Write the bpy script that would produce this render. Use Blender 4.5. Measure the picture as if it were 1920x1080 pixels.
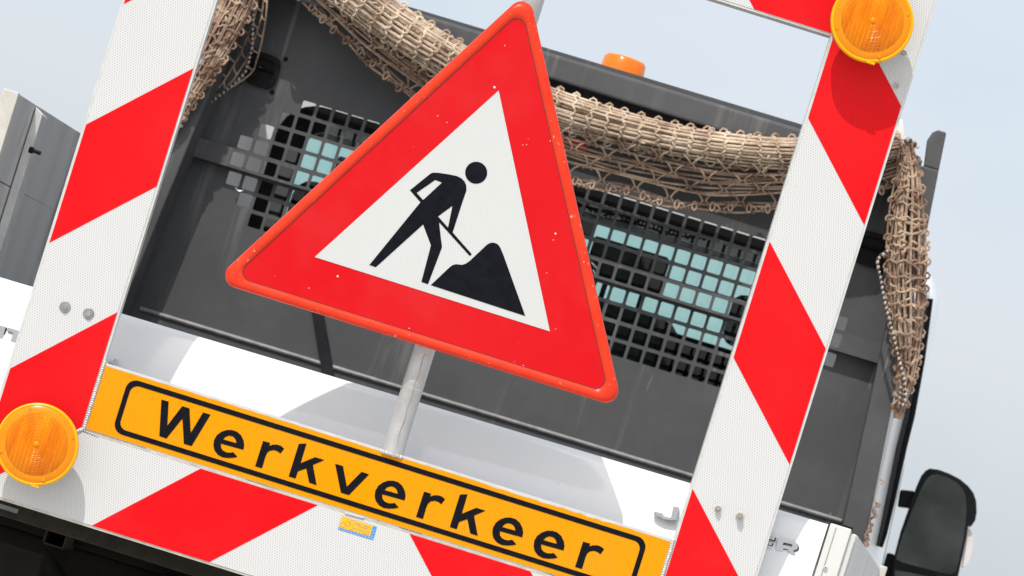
import bpy, math, random
from math import sin, cos, pi, radians, sqrt
from mathutils import Vector, Matrix, noise
from mathutils.geometry import tessellate_polygon

for o in list(bpy.data.objects):
    bpy.data.objects.remove(o)
scene = bpy.context.scene
col = scene.collection
rnd = random.Random(7)

# ------------------------------------------------------------------ camera
ROLL = radians(17.3)
CR, SR = cos(ROLL), sin(ROLL)
FPX, DIST, CZ, RISE = 8700.0, 10.0, 1.15, 0.06
cam = bpy.data.cameras.new('camera')
cam_o = bpy.data.objects.new('camera', cam)
col.objects.link(cam_o)
cam_o.matrix_world = Matrix(((CR, -SR, 0, 0), (0, 0, -1, -DIST), (SR, CR, 0, CZ), (0, 0, 0, 1)))
cam.sensor_width = 36
cam.lens = 36 * FPX / 1920
cam.shift_x = RISE * SR * FPX / 1920
cam.shift_y = RISE * CR * FPX / 1920
cam.clip_start = 0.1
cam.clip_end = 5000
cam.dof.use_dof = True
cam.dof.focus_distance = DIST
cam.dof.aperture_fstop = 9.0
scene.camera = cam_o

# ------------------------------------------------------------------ light
SUN_DIR = Vector((0.60, 1.0, -1.58)).normalized()      # the way the light travels
world = bpy.data.worlds.new('World')
scene.world = world
world.use_nodes = True
wn, wl = world.node_tree.nodes, world.node_tree.links
wn.clear()
w_out = wn.new('ShaderNodeOutputWorld')
w_bg = wn.new('ShaderNodeBackground')
w_sky = wn.new('ShaderNodeTexSky')
w_sky.sky_type = 'NISHITA'
w_sky.sun_disc = False
SUN_EL = math.asin(-SUN_DIR.z)
w_sky.sun_elevation = SUN_EL
w_sky.sun_rotation = math.atan2(-SUN_DIR.x, -SUN_DIR.y)
w_sky.air_density = 1.0
w_sky.dust_density = 4.0
w_sky.ozone_density = 1.5
w_bg.inputs[1].default_value = 0.1
w_tc = wn.new('ShaderNodeTexCoord')
w_map = wn.new('ShaderNodeMapping')
w_map.inputs['Scale'].default_value = (1.0, 1.0, 2.2)
w_noise = wn.new('ShaderNodeTexNoise')
w_noise.inputs['Scale'].default_value = 9.0
w_noise.inputs['Detail'].default_value = 4.0
w_noise.inputs['Roughness'].default_value = 0.5
w_ramp = wn.new('ShaderNodeValToRGB')                   # thin high cloud, thicker and thinner
w_ramp.color_ramp.elements[0].position = 0.36
w_ramp.color_ramp.elements[0].color = (7.3, 8.05, 8.85, 1)
w_ramp.color_ramp.elements[1].position = 0.66
w_ramp.color_ramp.elements[1].color = (8.15, 8.45, 9.05, 1)
w_mix = wn.new('ShaderNodeMix')
w_mix.data_type = 'RGBA'
w_mix.inputs[0].default_value = 0.55
wl.new(w_tc.outputs['Generated'], w_map.inputs[0])
wl.new(w_map.outputs[0], w_noise.inputs['Vector'])
wl.new(w_noise.outputs['Fac'], w_ramp.inputs[0])
wl.new(w_sky.outputs[0], w_mix.inputs[6])
wl.new(w_ramp.outputs[0], w_mix.inputs[7])
wl.new(w_mix.outputs[2], w_bg.inputs[0])
wl.new(w_bg.outputs[0], w_out.inputs[0])

sun = bpy.data.lights.new('sun', 'SUN')
sun.energy = 2.25
sun.angle = radians(0.6)
sun.color = (1.0, 0.965, 0.91)
sun_o = bpy.data.objects.new('sun', sun)
col.objects.link(sun_o)
sun_o.rotation_euler = SUN_DIR.to_track_quat('-Z', 'Y').to_euler()
sun_o.location = (-4, -8, 10)

scene.view_settings.view_transform = 'Standard'
scene.view_settings.look = 'None'
scene.view_settings.gamma = 1
scene.view_settings.use_curve_mapping = False
scene.view_settings.exposure = 0.42
scene.render.engine = 'CYCLES'


# ------------------------------------------------------------------ measuring
def px2ab(px, py):
    """photo pixel -> level coordinates (right, up) in photo pixels about the centre"""
    return ((px - 960) * CR + (py - 540) * SR, (px - 960) * SR - (py - 540) * CR)


def AB(a, b, Y=0.0):
    d = DIST + Y
    return Vector((a / FPX * d, Y, CZ + d * (b / FPX + RISE)))


def AT(px, py, Y=0.0):
    return AB(*px2ab(px, py), Y)


# the truck stands a little askew behind the frame
YAW = radians(5.5)
TROOT = Vector((-0.10, 0.160, 0))
EX = Vector((cos(YAW), -sin(YAW), 0))
EY = Vector((sin(YAW), cos(YAW), 0))


def to_local(w):
    d = w - TROOT
    return Vector((d.dot(EX), d.dot(EY), d.z))


def TAB(a, b, y):
    d = Vector((a / FPX, 1, b / FPX + RISE))
    o = Vector((0, -DIST, CZ)) - TROOT
    t = (y - o.dot(EY)) / d.dot(EY)
    return to_local(Vector((0, -DIST, CZ)) + d * t)


def T(px, py, y):
    """where the sight line through a photo pixel meets the truck's plane at depth y"""
    return TAB(*px2ab(px, py), y)


def TX(px, py, x):
    a, b = px2ab(px, py)
    d = Vector((a / FPX, 1, b / FPX + RISE))
    o = Vector((0, -DIST, CZ)) - TROOT
    t = (x - o.dot(EX)) / d.dot(EX)
    return to_local(Vector((0, -DIST, CZ)) + d * t)


# ------------------------------------------------------------------ mesh helpers
class MB:
    def __init__(s):
        s.v, s.f, s.m = [], [], []

    def add(s, vs, fs, mi=0):
        n = len(s.v)
        s.v += [tuple(v) for v in vs]
        s.f += [tuple(i + n for i in f) for f in fs]
        s.m += [mi] * len(fs)
        return s

    def box(s, x0, x1, y0, y1, z0, z1, mi=0):
        vs = [(x, y, z) for z in (z0, z1) for y in (y0, y1) for x in (x0, x1)]
        return s.add(vs, [(0, 2, 3, 1), (4, 5, 7, 6), (0, 1, 5, 4), (2, 6, 7, 3), (0, 4, 6, 2), (1, 3, 7, 5)], mi)

    def hexa(s, q0, q1, mi=0):
        """two quads (front, back), joined"""
        return s.add(list(q0) + list(q1), [(0, 1, 2, 3), (7, 6, 5, 4), (0, 4, 5, 1), (1, 5, 6, 2), (2, 6, 7, 3), (3, 7, 4, 0)], mi)

    def sheet(s, loops, mi=0):
        """flat polygon (outer loop, then holes) given as 3D points"""
        flat = [v for l in loops for v in l]
        tris = tessellate_polygon([[Vector(v) for v in l] for l in loops])
        return s.add(flat, tris, mi)

    def prism(s, loops, dy, mi=0):
        """a flat outline in an x-z plane, thickened by dy along y (front face first)"""
        flat = [Vector(v) for l in loops for v in l]
        back = [v + Vector((0, dy, 0)) for v in flat]
        tris = tessellate_polygon([[Vector(v) for v in l] for l in loops])
        n = len(flat)
        fs = list(tris) + [tuple(reversed([i + n for i in t])) for t in tris]
        k = 0
        for l in loops:
            m = len(l)
            for i in range(m):
                j = (i + 1) % m
                fs.append((k + i, k + j, k + j + n, k + i + n))
            k += m
        return s.add(flat + back, fs, mi)

    def tube(s, pts, r, n=6, mi=0, cap=True):
        pts = [Vector(p) for p in pts]
        rings = []
        ref = None
        for i, p in enumerate(pts):
            t = (pts[min(i + 1, len(pts) - 1)] - pts[max(i - 1, 0)])
            if t.length < 1e-9:
                t = Vector((0, 0, 1))
            t.normalize()
            if ref is None:
                ref = Vector((0, 0, 1)) if abs(t.z) < .9 else Vector((0, 1, 0))
            u = ref - t * ref.dot(t)
            if u.length < 1e-6:
                u = Vector((1, 0, 0)) - t * t.x
            u.normalize()
            ref = u
            w = t.cross(u)
            rr = r[i] if isinstance(r, (list, tuple)) else r
            rings.append([p + (u * cos(2 * pi * k / n) + w * sin(2 * pi * k / n)) * rr for k in range(n)])
        vs = [v for g in rings for v in g]
        fs = []
        for i in range(len(rings) - 1):
            for k in range(n):
                a, b = i * n + k, i * n + (k + 1) % n
                fs.append((a, b, b + n, a + n))
        if cap:
            fs.append(tuple(reversed(range(n))))
            fs.append(tuple((len(rings) - 1) * n + k for k in range(n)))
        return s.add(vs, fs, mi)

    def lathe(s, prof, c, axis='y', n=48, mi=0):
        """profile of (radius, along-axis) pairs turned about an axis through c"""
        vs = []
        for r, h in prof:
            for k in range(n):
                a = 2 * pi * k / n
                if axis == 'y':
                    vs.append((c[0] + r * cos(a), c[1] + h, c[2] + r * sin(a)))
                elif axis == 'z':
                    vs.append((c[0] + r * cos(a), c[1] + r * sin(a), c[2] + h))
                else:
                    vs.append((c[0] + h, c[1] + r * cos(a), c[2] + r * sin(a)))
        fs = []
        for i in range(len(prof) - 1):
            for k in range(n):
                a, b = i * n + k, i * n + (k + 1) % n
                fs.append((a, b, b + n, a + n))
        if prof[0][0] > 1e-6:
            fs.append(tuple(reversed(range(n))))
        if prof[-1][0] > 1e-6:
            fs.append(tuple((len(prof) - 1) * n + k for k in range(n)))
        return s.add(vs, fs, mi)

    def ball(s, c, r, n=8, m=5, sc=(1, 1, 1), mi=0):
        vs, fs = [], []
        for i in range(m + 1):
            ph = pi * i / m
            for k in range(n):
                a = 2 * pi * k / n
                vs.append((c[0] + r * sc[0] * sin(ph) * cos(a), c[1] + r * sc[1] * sin(ph) * sin(a), c[2] + r * sc[2] * cos(ph)))
        for i in range(m):
            for k in range(n):
                a, b = i * n + k, i * n + (k + 1) % n
                fs.append((a, b, b + n, a + n))
        return s.add(vs, fs, mi)

    def build(s, name, mats, parent=None, smooth=False, bevel=0, seg=2, solid=0, weld=False):
        me = bpy.data.meshes.new(name)
        me.from_pydata(s.v, [], s.f)
        me.update()
        mats = mats if isinstance(mats, (list, tuple)) else [mats]
        for m in mats:
            me.materials.append(m)
        if len(mats) > 1:
            me.polygons.foreach_set('material_index', s.m)
        import bmesh
        bm = bmesh.new()
        bm.from_mesh(me)
        if weld:
            bmesh.ops.remove_doubles(bm, verts=bm.verts, dist=1e-5)
        if not solid:
            bmesh.ops.recalc_face_normals(bm, faces=bm.faces)
        bm.to_mesh(me)
        bm.free()
        if smooth:
            me.polygons.foreach_set('use_smooth', [True] * len(me.polygons))
            try:
                me.set_sharp_from_angle(angle=radians(40))
            except Exception:
                pass
        o = bpy.data.objects.new(name, me)
        col.objects.link(o)
        if parent:
            o.parent = parent
        if solid:
            md = o.modifiers.new('thick', 'SOLIDIFY')
            md.thickness = solid
            md.offset = 0
        if bevel:
            md = o.modifiers.new('edge', 'BEVEL')
            md.width = bevel
            md.segments = seg
            md.limit_method = 'ANGLE'
            md.angle_limit = radians(40)
            md.harden_normals = False
        return o


def thing(name, label, cat, loc=(0, 0, 0), rotz=0, group=None):
    o = bpy.data.objects.new(name, None)
    col.objects.link(o)
    o.location = loc
    o.rotation_euler = (0, 0, rotz)
    o.empty_display_size = 0.1
    o['label'] = label
    o['category'] = cat
    if group:
        o['group'] = group
    return o


# ------------------------------------------------------------------ materials
class NT:
    """small helper for node materials"""
    def __init__(s, name):
        s.m = bpy.data.materials.new(name)
        s.m.use_nodes = True
        s.t = s.m.node_tree
        s.t.nodes.clear()
        s.out = s.n('ShaderNodeOutputMaterial')
        s.p = s.n('ShaderNodeBsdfPrincipled')
        s.l(s.p.outputs[0], s.out.inputs[0])
        s.tc = s.n('ShaderNodeTexCoord').outputs['Object']

    def n(s, k):
        return s.t.nodes.new(k)

    def l(s, a, b):
        s.t.links.new(a, b)

    def val(s, sock, v):
        if hasattr(v, 'is_output') or isinstance(v, bpy.types.NodeSocket):
            s.l(v, sock)
        else:
            sock.default_value = v

    def math(s, op, a, b=0.0, c=0.0):
        k = s.n('ShaderNodeMath')
        k.operation = op
        s.val(k.inputs[0], a)
        s.val(k.inputs[1], b)
        s.val(k.inputs[2], c)
        return k.outputs[0]

    def noise(s, scale, detail=3, rough=.55, vec=None, stretch=None):
        k = s.n('ShaderNodeTexNoise')
        k.inputs['Scale'].default_value = scale
        k.inputs['Detail'].default_value = detail
        k.inputs['Roughness'].default_value = rough
        v = vec or s.tc
        if stretch:
            mp = s.n('ShaderNodeMapping')
            mp.inputs['Scale'].default_value = stretch[0]
            mp.inputs['Rotation'].default_value = stretch[1]
            s.l(v, mp.inputs[0])
            v = mp.outputs[0]
        s.l(v, k.inputs['Vector'])
        return k.outputs['Fac']

    def step(s, v, lo, hi):
        k = s.n('ShaderNodeMapRange')
        k.clamp = True
        s.val(k.inputs[0], v)
        k.inputs[1].default_value = lo
        k.inputs[2].default_value = hi
        return k.outputs[0]

    def mix(s, f, a, b):
        k = s.n('ShaderNodeMix')
        k.data_type = 'RGBA'
        s.val(k.inputs[0], f)
        for i, c in ((6, a), (7, b)):
            if isinstance(c, bpy.types.NodeSocket):
                s.l(c, k.inputs[i])
            else:
                k.inputs[i].default_value = (*c, 1)
        return k.outputs[2]

    def bump(s, h, strength=.2, dist=.001):
        k = s.n('ShaderNodeBump')
        k.inputs['Strength'].default_value = strength
        k.inputs['Distance'].default_value = dist
        s.l(h, k.inputs['Height'])
        s.l(k.outputs[0], s.p.inputs['Normal'])

    def specks(s, scale, size, share, seed=(0, 0, 0)):
        """sparse little marks"""
        mp = s.n('ShaderNodeMapping')
        mp.inputs['Location'].default_value = seed
        s.l(s.tc, mp.inputs[0])
        k = s.n('ShaderNodeTexVoronoi')
        k.inputs['Scale'].default_value = scale
        s.l(mp.outputs[0], k.inputs['Vector'])
        sep = s.n('ShaderNodeSeparateColor')
        s.l(k.outputs['Color'], sep.inputs[0])
        near = s.math('LESS_THAN', k.outputs['Distance'], s.math('MULTIPLY', sep.outputs[1], size))
        return s.math('MULTIPLY', near, s.math('GREATER_THAN', sep.outputs[0], 1 - share))

    def hexdots(s, pitch):
        """triangular lattice of dots in the x-z plane, 0..1"""
        sep = s.n('ShaderNodeSeparateXYZ')
        s.l(s.tc, sep.inputs[0])
        x, z = sep.outputs[0], sep.outputs[2]
        k = 2 * pi / pitch * 2 / sqrt(3)
        tot = None
        for a in (0, 60, 120):
            d = s.math('ADD', s.math('MULTIPLY', x, k * cos(radians(a + 15))), s.math('MULTIPLY', z, k * sin(radians(a + 15))))
            c = s.math('COSINE', d)
            tot = c if tot is None else s.math('ADD', tot, c)
        return s.step(tot, -0.6, 2.4)

    def set(s, rough=.5, metal=0.0, coat=0.0, spec=.5, color=None):
        if color is not None:
            if isinstance(color, bpy.types.NodeSocket):
                s.l(color, s.p.inputs['Base Color'])
            else:
                s.p.inputs['Base Color'].default_value = (*color, 1)
        s.val(s.p.inputs['Roughness'], rough)
        s.val(s.p.inputs['Metallic'], metal)
        s.p.inputs['Coat Weight'].default_value = coat
        s.p.inputs['Coat Roughness'].default_value = .08
        s.p.inputs['Specular IOR Level'].default_value = spec
        return s.m


def film(name, c, dot, dirt=.06, pitch=.0058, specks=None):
    t = NT(name)
    h = t.hexdots(pitch)
    base = t.mix(h, c, dot)
    d = t.step(t.noise(7, 5, .6), .5, .8)
    base = t.mix(t.math('MULTIPLY', d, dirt), base, (.30, .26, .22))
    big = t.noise(2.3, 2)
    base = t.mix(t.math('MULTIPLY', t.step(big, .35, .7), .025), base, (.40, .37, .35))
    if specks:
        sp = t.math('MAXIMUM', t.specks(55, .16, specks), t.specks(130, .22, specks * .6, (3, 1, 2)))
        scr = t.noise(16, 3, .6, None, ((1, 1, .05), (0, radians(38), 0)))
        scr2 = t.math('MULTIPLY', t.math('GREATER_THAN', scr, .70), t.step(t.noise(9, 2), .50, .6))
        base = t.mix(t.math('MULTIPLY', scr2, .18), base, (.75, .55, .5))
        base = t.mix(t.math('MULTIPLY', sp, .8), base, (.75, .68, .62))
    t.bump(h, .12, .0006)
    return t.set(rough=.45, color=base, coat=0.0, spec=.04)


M = {}
M['white_film'] = film('white reflective film', (.65, .645, .625), (.47, .47, .47))
M['red_film'] = film('red reflective film', (.80, .007, .011), (.62, .003, .006), .02)
M['yellow_film'] = film('yellow reflective film', (.80, .325, .001), (.76, .215, .001), .03)
M['sign_red'] = film('sign red film', (.66, .007, .012), (.55, .004, .008), .05, .0042, .032)
M['sign_white'] = film('sign white film', (.65, .65, .625), (.42, .43, .415), .04, .0042, .012)


def plain(name, c, rough=.5, metal=0.0, var=.12, scale=9, coat=0.0, dirt=None, dirt_amt=.3, bump=0.0, spec=.5):
    t = NT(name)
    nz = t.noise(scale, 5, .6)
    dark = tuple(x * (1 - var) for x in c)
    light = tuple(min(1, x * (1 + var)) for x in c)
    base = t.mix(t.step(nz, .3, .7), dark, light)
    if dirt:
        dd = t.step(t.noise(scale * .45, 6, .68), .48, .72)
        base = t.mix(t.math('MULTIPLY', dd, dirt_amt), base, dirt)
    if bump:
        t.bump(t.noise(scale * 12, 3), bump, .001)
    r = t.math('ADD', rough - .06, t.math('MULTIPLY', nz, .12))
    return t.set(rough=r, metal=metal, coat=coat, color=base, spec=spec)


M['black_film'] = plain('black film', (.007, .008, .011), .42, var=.3, scale=60, spec=.06)
M['alu'] = plain('raw aluminium', (.66, .65, .62), .42, .35, .10, 30)
M['alu_dirty'] = plain('weathered aluminium edge', (.56, .52, .45), .5, .15, .2, 40, dirt=(.25, .2, .14))
M['weld'] = plain('weld metal', (.62, .60, .57), .30, .6, .3, 160, bump=.6)
M['steel'] = plain('zinc steel', (.36, .37, .36), .35, .75, .2, 80)
M['bolt_steel'] = plain('stained bolt', (.42, .38, .32), .4, .6, .3, 200)
M['pole'] = plain('galvanised pole', (.52, .51, .49), .42, .55, .15, 14, dirt=(.30, .29, .27), dirt_amt=.5)
M['chrome'] = plain('chrome', (.60, .61, .63), .16, 1.0, .03, 20)
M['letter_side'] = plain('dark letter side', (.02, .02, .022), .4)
M['black_plastic'] = plain('black plastic', (.006, .006, .007), .5, var=.15, scale=30, spec=.15)
M['rubber'] = plain('rubber', (.010, .010, .010), .6, var=.3, scale=20, spec=.15)
M['bead_highlight'] = plain('pale bead highlight', (.22, .22, .215), .5, var=.4, scale=25)
M['post_paint'] = plain('post paint', (.66, .655, .62), .35, var=.04, scale=12, dirt=(.5, .47, .4), dirt_amt=.15)
M['trim_black'] = plain('black window trim', (.018, .018, .019), .35, var=.2, scale=20, spec=.3)
M['trim_grey'] = plain('grey window trim', (.10, .10, .105), .3, var=.2, scale=12, spec=.4)
M['shadow_band'] = plain('dark strap', (.022, .022, .026), .7, var=.3, scale=30, spec=.1)
M['patch'] = plain('grey reflector patch', (.16, .16, .165), .5, var=.3, scale=40, spec=.2)
M['off_white'] = plain('weathered white', (.60, .58, .52), .5, var=.08, scale=25, dirt=(.38, .34, .27), dirt_amt=.45)
M['glass_black'] = plain('dark glass', (.008, .010, .010), .03, var=.1, scale=4, spec=1.0)
M['interior'] = plain('dark cabin trim', (.012, .013, .013), .8, var=.2, scale=6)
M['underbody'] = plain('greasy chassis', (.005, .0045, .004), .85, var=.4, scale=14, dirt=(.016, .013, .009), spec=.1)
M['bar'] = plain('dusty black bar', (.020, .017, .013), .75, var=.35, scale=18, dirt=(.055, .043, .028), dirt_amt=.6, spec=.15)
M['rope_dark'] = plain('dark rope', (.06, .042, .032), .8)
M['rope_light'] = plain('pale rope', (.46, .41, .35), .7, var=.3, scale=60)
M['tag_red'] = plain('red tag', (.70, .02, .02), .35, var=.1)
M['sticker_blue'] = plain('blue print', (.05, .28, .72), .4, var=.03)
M['sticker_yellow'] = plain('yellow print', (.95, .47, .01), .4, var=.03)
M['sticker_grey'] = plain('grey print', (.28, .24, .16), .5, var=.1)
M['sticker_white'] = plain('white print', (.8, .8, .8), .5, var=.02)
M['concrete'] = plain('pale concrete', (.56, .55, .52), .85, var=.08, scale=.8, dirt=(.42, .41, .38), bump=.3)
M['clear_lens'] = plain('clear lens', (.72, .66, .62), .12, var=.1, scale=40)
M['tyre'] = plain('tyre', (.02, .02, .02), .85, var=.2, scale=30)


def mat_white_paint():
    t = NT('white body paint')
    base = t.mix(t.step(t.noise(3, 3), .35, .7), (.84, .84, .83), (.87, .87, .86))
    sp = t.math('MAXIMUM', t.specks(14, .06, .5), t.specks(40, .10, .30, (2, 5, 1)))
    scr = t.noise(26, 3, .6, None, ((.04, 1, 1), (0, 0, 0)))
    scr = t.math('MULTIPLY', t.math('GREATER_THAN', scr, .69), t.step(t.noise(7, 2), .55, .62))
    base = t.mix(t.math('MULTIPLY', sp, .6), base, (.25, .22, .18))
    base = t.mix(t.math('MULTIPLY', scr, .35), base, (.35, .30, .22))
    dust = t.step(t.noise(5, 6, .7), .52, .75)
    base = t.mix(t.math('MULTIPLY', dust, .12), base, (.55, .50, .42))
    return t.set(rough=.25, coat=1.0, color=base)


def mat_headboard():
    t = NT('dark grey coated steel')
    base = t.mix(t.step(t.noise(5, 5), .3, .7), (.070, .070, .072), (.086, .086, .088))
    streak = t.noise(13, 4, .65, None, ((1, 1, .09), (0, radians(6), 0)))
    base = t.mix(t.math('MULTIPLY', t.math('MULTIPLY', t.step(streak, .56, .70), t.step(t.noise(2.6, 2), .40, .55)), .65), base, (.20, .19, .18))
    base = t.mix(t.math('MULTIPLY', t.step(t.noise(4.5, 7, .72), .46, .72), .42), base, (.125, .12, .115))
    scr = t.noise(20, 3, .6, None, ((1, 1, .06), (0, radians(40), 0)))
    scr = t.math('MULTIPLY', t.math('GREATER_THAN', scr, .67), t.step(t.noise(5, 2), .48, .56))
    base = t.mix(t.math('MULTIPLY', scr, .5), base, (.26, .24, .22))
    base = t.mix(t.math('MULTIPLY', t.specks(34, .11, .14), .55), base, (.26, .23, .19))
    t.bump(t.noise(420, 2), .12, .0005)
    return t.set(rough=.6, color=base, spec=.3)


def mat_dropside():
    t = NT('scuffed aluminium board')
    st = t.noise(9, 5, .65, None, ((1, 1, .07), (0, 0, 0)))
    base = t.mix(t.step(st, .35, .68), (.46, .45, .43), (.57, .56, .54))
    mk = t.noise(7, 4, .7, None, ((1, 1, .22), (radians(8), 0, 0)))
    base = t.mix(t.math('MULTIPLY', t.step(mk, .60, .68), .55), base, (.14, .14, .14))
    return t.set(rough=.5, metal=.0, spec=.3, color=base)


def mat_rim():
    t = NT('chipped orange red rim')
    base = t.mix(t.step(t.noise(12, 4), .35, .7), (.72, .034, .010), (.80, .050, .015))
    chip = t.step(t.noise(90, 5, .7), .635, .66)
    where = t.step(t.noise(9, 2), .50, .58)
    base = t.mix(t.math('MULTIPLY', chip, where), base, (.52, .46, .36))
    base = t.mix(t.math('MULTIPLY', t.specks(150, .25, .05), .45), base, (.8, .45, .32))
    return t.set(rough=.3, color=base, coat=0.0, spec=.22)


def mat_net(name, dark, light):
    t = NT(name)
    base = t.mix(t.step(t.noise(14, 5, .65), .36, .62), dark, light)
    base = t.mix(t.math('MULTIPLY', t.step(t.noise(120, 3), .45, .75), .18), base, (.80, .70, .57))
    t.bump(t.noise(700, 2), .4, .0008)
    return t.set(rough=.75, color=base, spec=.3)


def mat_lens():
    t = NT('amber lens')
    base = t.mix(t.step(t.noise(22, 3), .3, .7), (.85, .23, .001), (.92, .29, .001))
    t.p.inputs['Transmission Weight'].default_value = .0
    t.p.inputs['Subsurface Weight'].default_value = .25
    t.p.inputs['Subsurface Radius'].default_value = (.02, .008, .001)
    t.p.inputs['Subsurface Scale'].default_value = .5
    return t.set(rough=.22, color=base, coat=0.0, spec=.28)


def mat_lens_inner():
    t = NT('ribbed amber lens')
    sep = t.n('ShaderNodeSeparateXYZ')
    t.l(t.tc, sep.inputs[0])
    base = t.mix(t.step(t.noise(30, 4, .65, None, ((1, 1, .22), (0, 0, 0))), .32, .68), (.62, .125, .001), (.90, .29, .002))
    rad = t.math('SQRT', t.math('ADD', t.math('POWER', sep.outputs[0], 2.0), t.math('POWER', sep.outputs[2], 2.0)))
    ring = t.math('SINE', t.math('MULTIPLY', rad, 1500))
    base = t.mix(t.math('MULTIPLY', t.step(ring, .2, 1.0), .30), base, (.50, .09, .001))
    rib = t.math('SINE', t.math('MULTIPLY', sep.outputs[0], 700))
    low = t.step(t.math('MULTIPLY', sep.outputs[2], -1.0), .004, .02)
    base = t.mix(t.math('MULTIPLY', t.math('MULTIPLY', t.step(rib, .5, 1.0), low), .40), base, (.45, .085, .001))
    t.bump(t.math('ADD', ring, rib), .30, .0009)
    t.p.inputs['Subsurface Weight'].default_value = .2
    t.p.inputs['Subsurface Radius'].default_value = (.02, .008, .001)
    t.p.inputs['Subsurface Scale'].default_value = .5
    return t.set(rough=.2, color=base, coat=0.0, spec=.2)


def mat_beacon():
    t = NT('orange beacon plastic')
    t.p.inputs['Subsurface Weight'].default_value = .4
    t.p.inputs['Subsurface Radius'].default_value = (.03, .012, .002)
    base = t.mix(t.step(t.noise(14, 3), .3, .7), (.88, .17, .004), (.95, .24, .008))
    return t.set(rough=.15, color=base, spec=.4)


def mat_tint():
    m = bpy.data.materials.new('tinted glass')
    m.use_nodes = True
    nt = m.node_tree
    nt.nodes.clear()
    out = nt.nodes.new('ShaderNodeOutputMaterial')
    tr = nt.nodes.new('ShaderNodeBsdfTransparent')
    tr.inputs[0].default_value = (.68, .85, .825, 1)
    gl = nt.nodes.new('ShaderNodeBsdfGlossy')
    gl.inputs['Roughness'].default_value = .03
    fr = nt.nodes.new('ShaderNodeFresnel')
    fr.inputs[0].default_value = 1.5
    mx = nt.nodes.new('ShaderNodeMixShader')
    nt.links.new(fr.outputs[0], mx.inputs[0])
    nt.links.new(tr.outputs[0], mx.inputs[1])
    nt.links.new(gl.outputs[0], mx.inputs[2])
    nt.links.new(mx.outputs[0], out.inputs[0])
    return m


def mat_mirror():
    t = NT('dark mirror glass')
    base = t.mix(t.step(t.noise(6, 3), .3, .7), (.042, .049, .046), (.105, .108, .10))  # uneven reflections painted into the base tone
    return t.set(rough=.08, metal=1.0, color=base)


M['paint'] = mat_white_paint()
M['headboard'] = mat_headboard()
M['dropside'] = mat_dropside()
M['rim'] = mat_rim()
M['net'] = mat_net('sun bleached net cord', (.30, .185, .12), (.76, .61, .45))
M['net_brown'] = mat_net('brown stained and shaded net cord', (.17, .085, .055), (.50, .355, .245))
M['lens'] = mat_lens()
M['lens_inner'] = mat_lens_inner()
M['beacon'] = mat_beacon()
M['tint'] = mat_tint()
M['mirror'] = mat_mirror()
M['film_gap'] = plain('dirty film edge', (.07, .018, .014), .7, var=.5, scale=120)
M['lamp_ring'] = plain('yellow lamp ring', (.86, .43, .004), .35, var=.05, spec=.2)

# ------------------------------------------------------------------ ground
g = MB().add([(-1500, -1500, 0), (1500, -1500, 0), (1500, 1500, 0), (-1500, 1500, 0)], [(0, 1, 2, 3)]).build('ground', M['concrete'])
g['kind'] = 'structure'
g['label'] = 'pale concrete ground under the truck'

# ================================================================== TRUCK
truck = thing('flatbed_truck', 'white flatbed truck with dark grey perforated headboard behind the striped frame', 'truck', TROOT, -YAW)
G = 1.83                     # depth of the headboard's pan
FL = .135                     # how far its flanges and top rail stand proud

# --- tailgate (bowed outer skin, leaning back towards its top edge)
tl, tr_ = T(-60, 500.5, .05), T(1553, 982, .05)
xl, xr = tl.x, tr_.x
prof = [(.000, .092), (.001, .064), (.006, .056), (.020, .049), (.045, .038), (.075, .026), (.105, .015), (.14, .006), (.18, .0), (.26, .0), (.42, .004), (.43, .03), (.43, .07)]
mb = MB()
NX = 24
rows = []
for dz, yy in prof:
    rows.append([(xl + (xr - xl) * i / NX, yy, tl.z + (tr_.z - tl.z) * i / NX - dz) for i in range(NX + 1)])
vs = [v for r in rows for v in r]
fs = []
for j in range(len(rows) - 1):
    for i in range(NX):
        k = j * (NX + 1) + i
        fs.append((k, k + 1, k + NX + 2, k + NX + 1))
mb.add(vs, fs)
tailgate = mb.build('tailgate', M['paint'], truck, smooth=True)


def gate_y(dz):
    for (d0, y0), (d1, y1) in zip(prof[1:], prof[2:]):
        if d0 <= dz <= d1:
            return y0 + (y1 - y0) * (dz - d0) / (d1 - d0)
    return 0.0


# chrome letters of the maker's lettering that show beside the frame
def gate_letter(loops_px, dz, name='letter'):
    y = gate_y(dz) - .006
    loops = [[T(px, py, y) for px, py in lp] for lp in loops_px]
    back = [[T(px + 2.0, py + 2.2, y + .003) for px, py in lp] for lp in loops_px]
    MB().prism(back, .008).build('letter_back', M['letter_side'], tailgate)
    n_side = sum(len(l) for l in loops)
    m_ = MB().prism(loops, .012)
    for i in range(len(m_.f) - n_side, len(m_.f)):
        m_.m[i] = 1
    return m_.build(name, [M['chrome'], M['letter_side']], tailgate)


def c8(*p):
    return [(1400 + x / 4.5, 840 + y / 4.5) for x, y in p]


gate_letter([c8((268, 758), (395, 788), (425, 805), (434, 832), (424, 856), (392, 866), (413, 905), (372, 897), (345, 855), (312, 848), (296, 876), (246, 862)),
             c8((312, 797), (380, 812), (388, 824), (378, 834), (304, 817))], .075)
gate_letter([c8((120, 715), (240, 748), (232, 778), (158, 757), (152, 780), (216, 797), (209, 822), (145, 805), (139, 828), (220, 850), (212, 880), (88, 846))], .075)


def c3(*p):
    return [(x / 4.5, 500 + y / 4.5) for x, y in p]


gate_letter([c3((66, 512), (220, 560), (214, 590), (160, 573), (134, 642), (88, 630), (112, 560), (60, 540))], .11)
gate_letter([c3((-40, 486), (50, 508), (18, 610), (-72, 588))], .11)


# small catches on the tailgate's face, just above the yellow board
def c7(*p):
    return [(1120 + x / 4.5, 840 + y / 4.5) for x, y in p]


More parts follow.
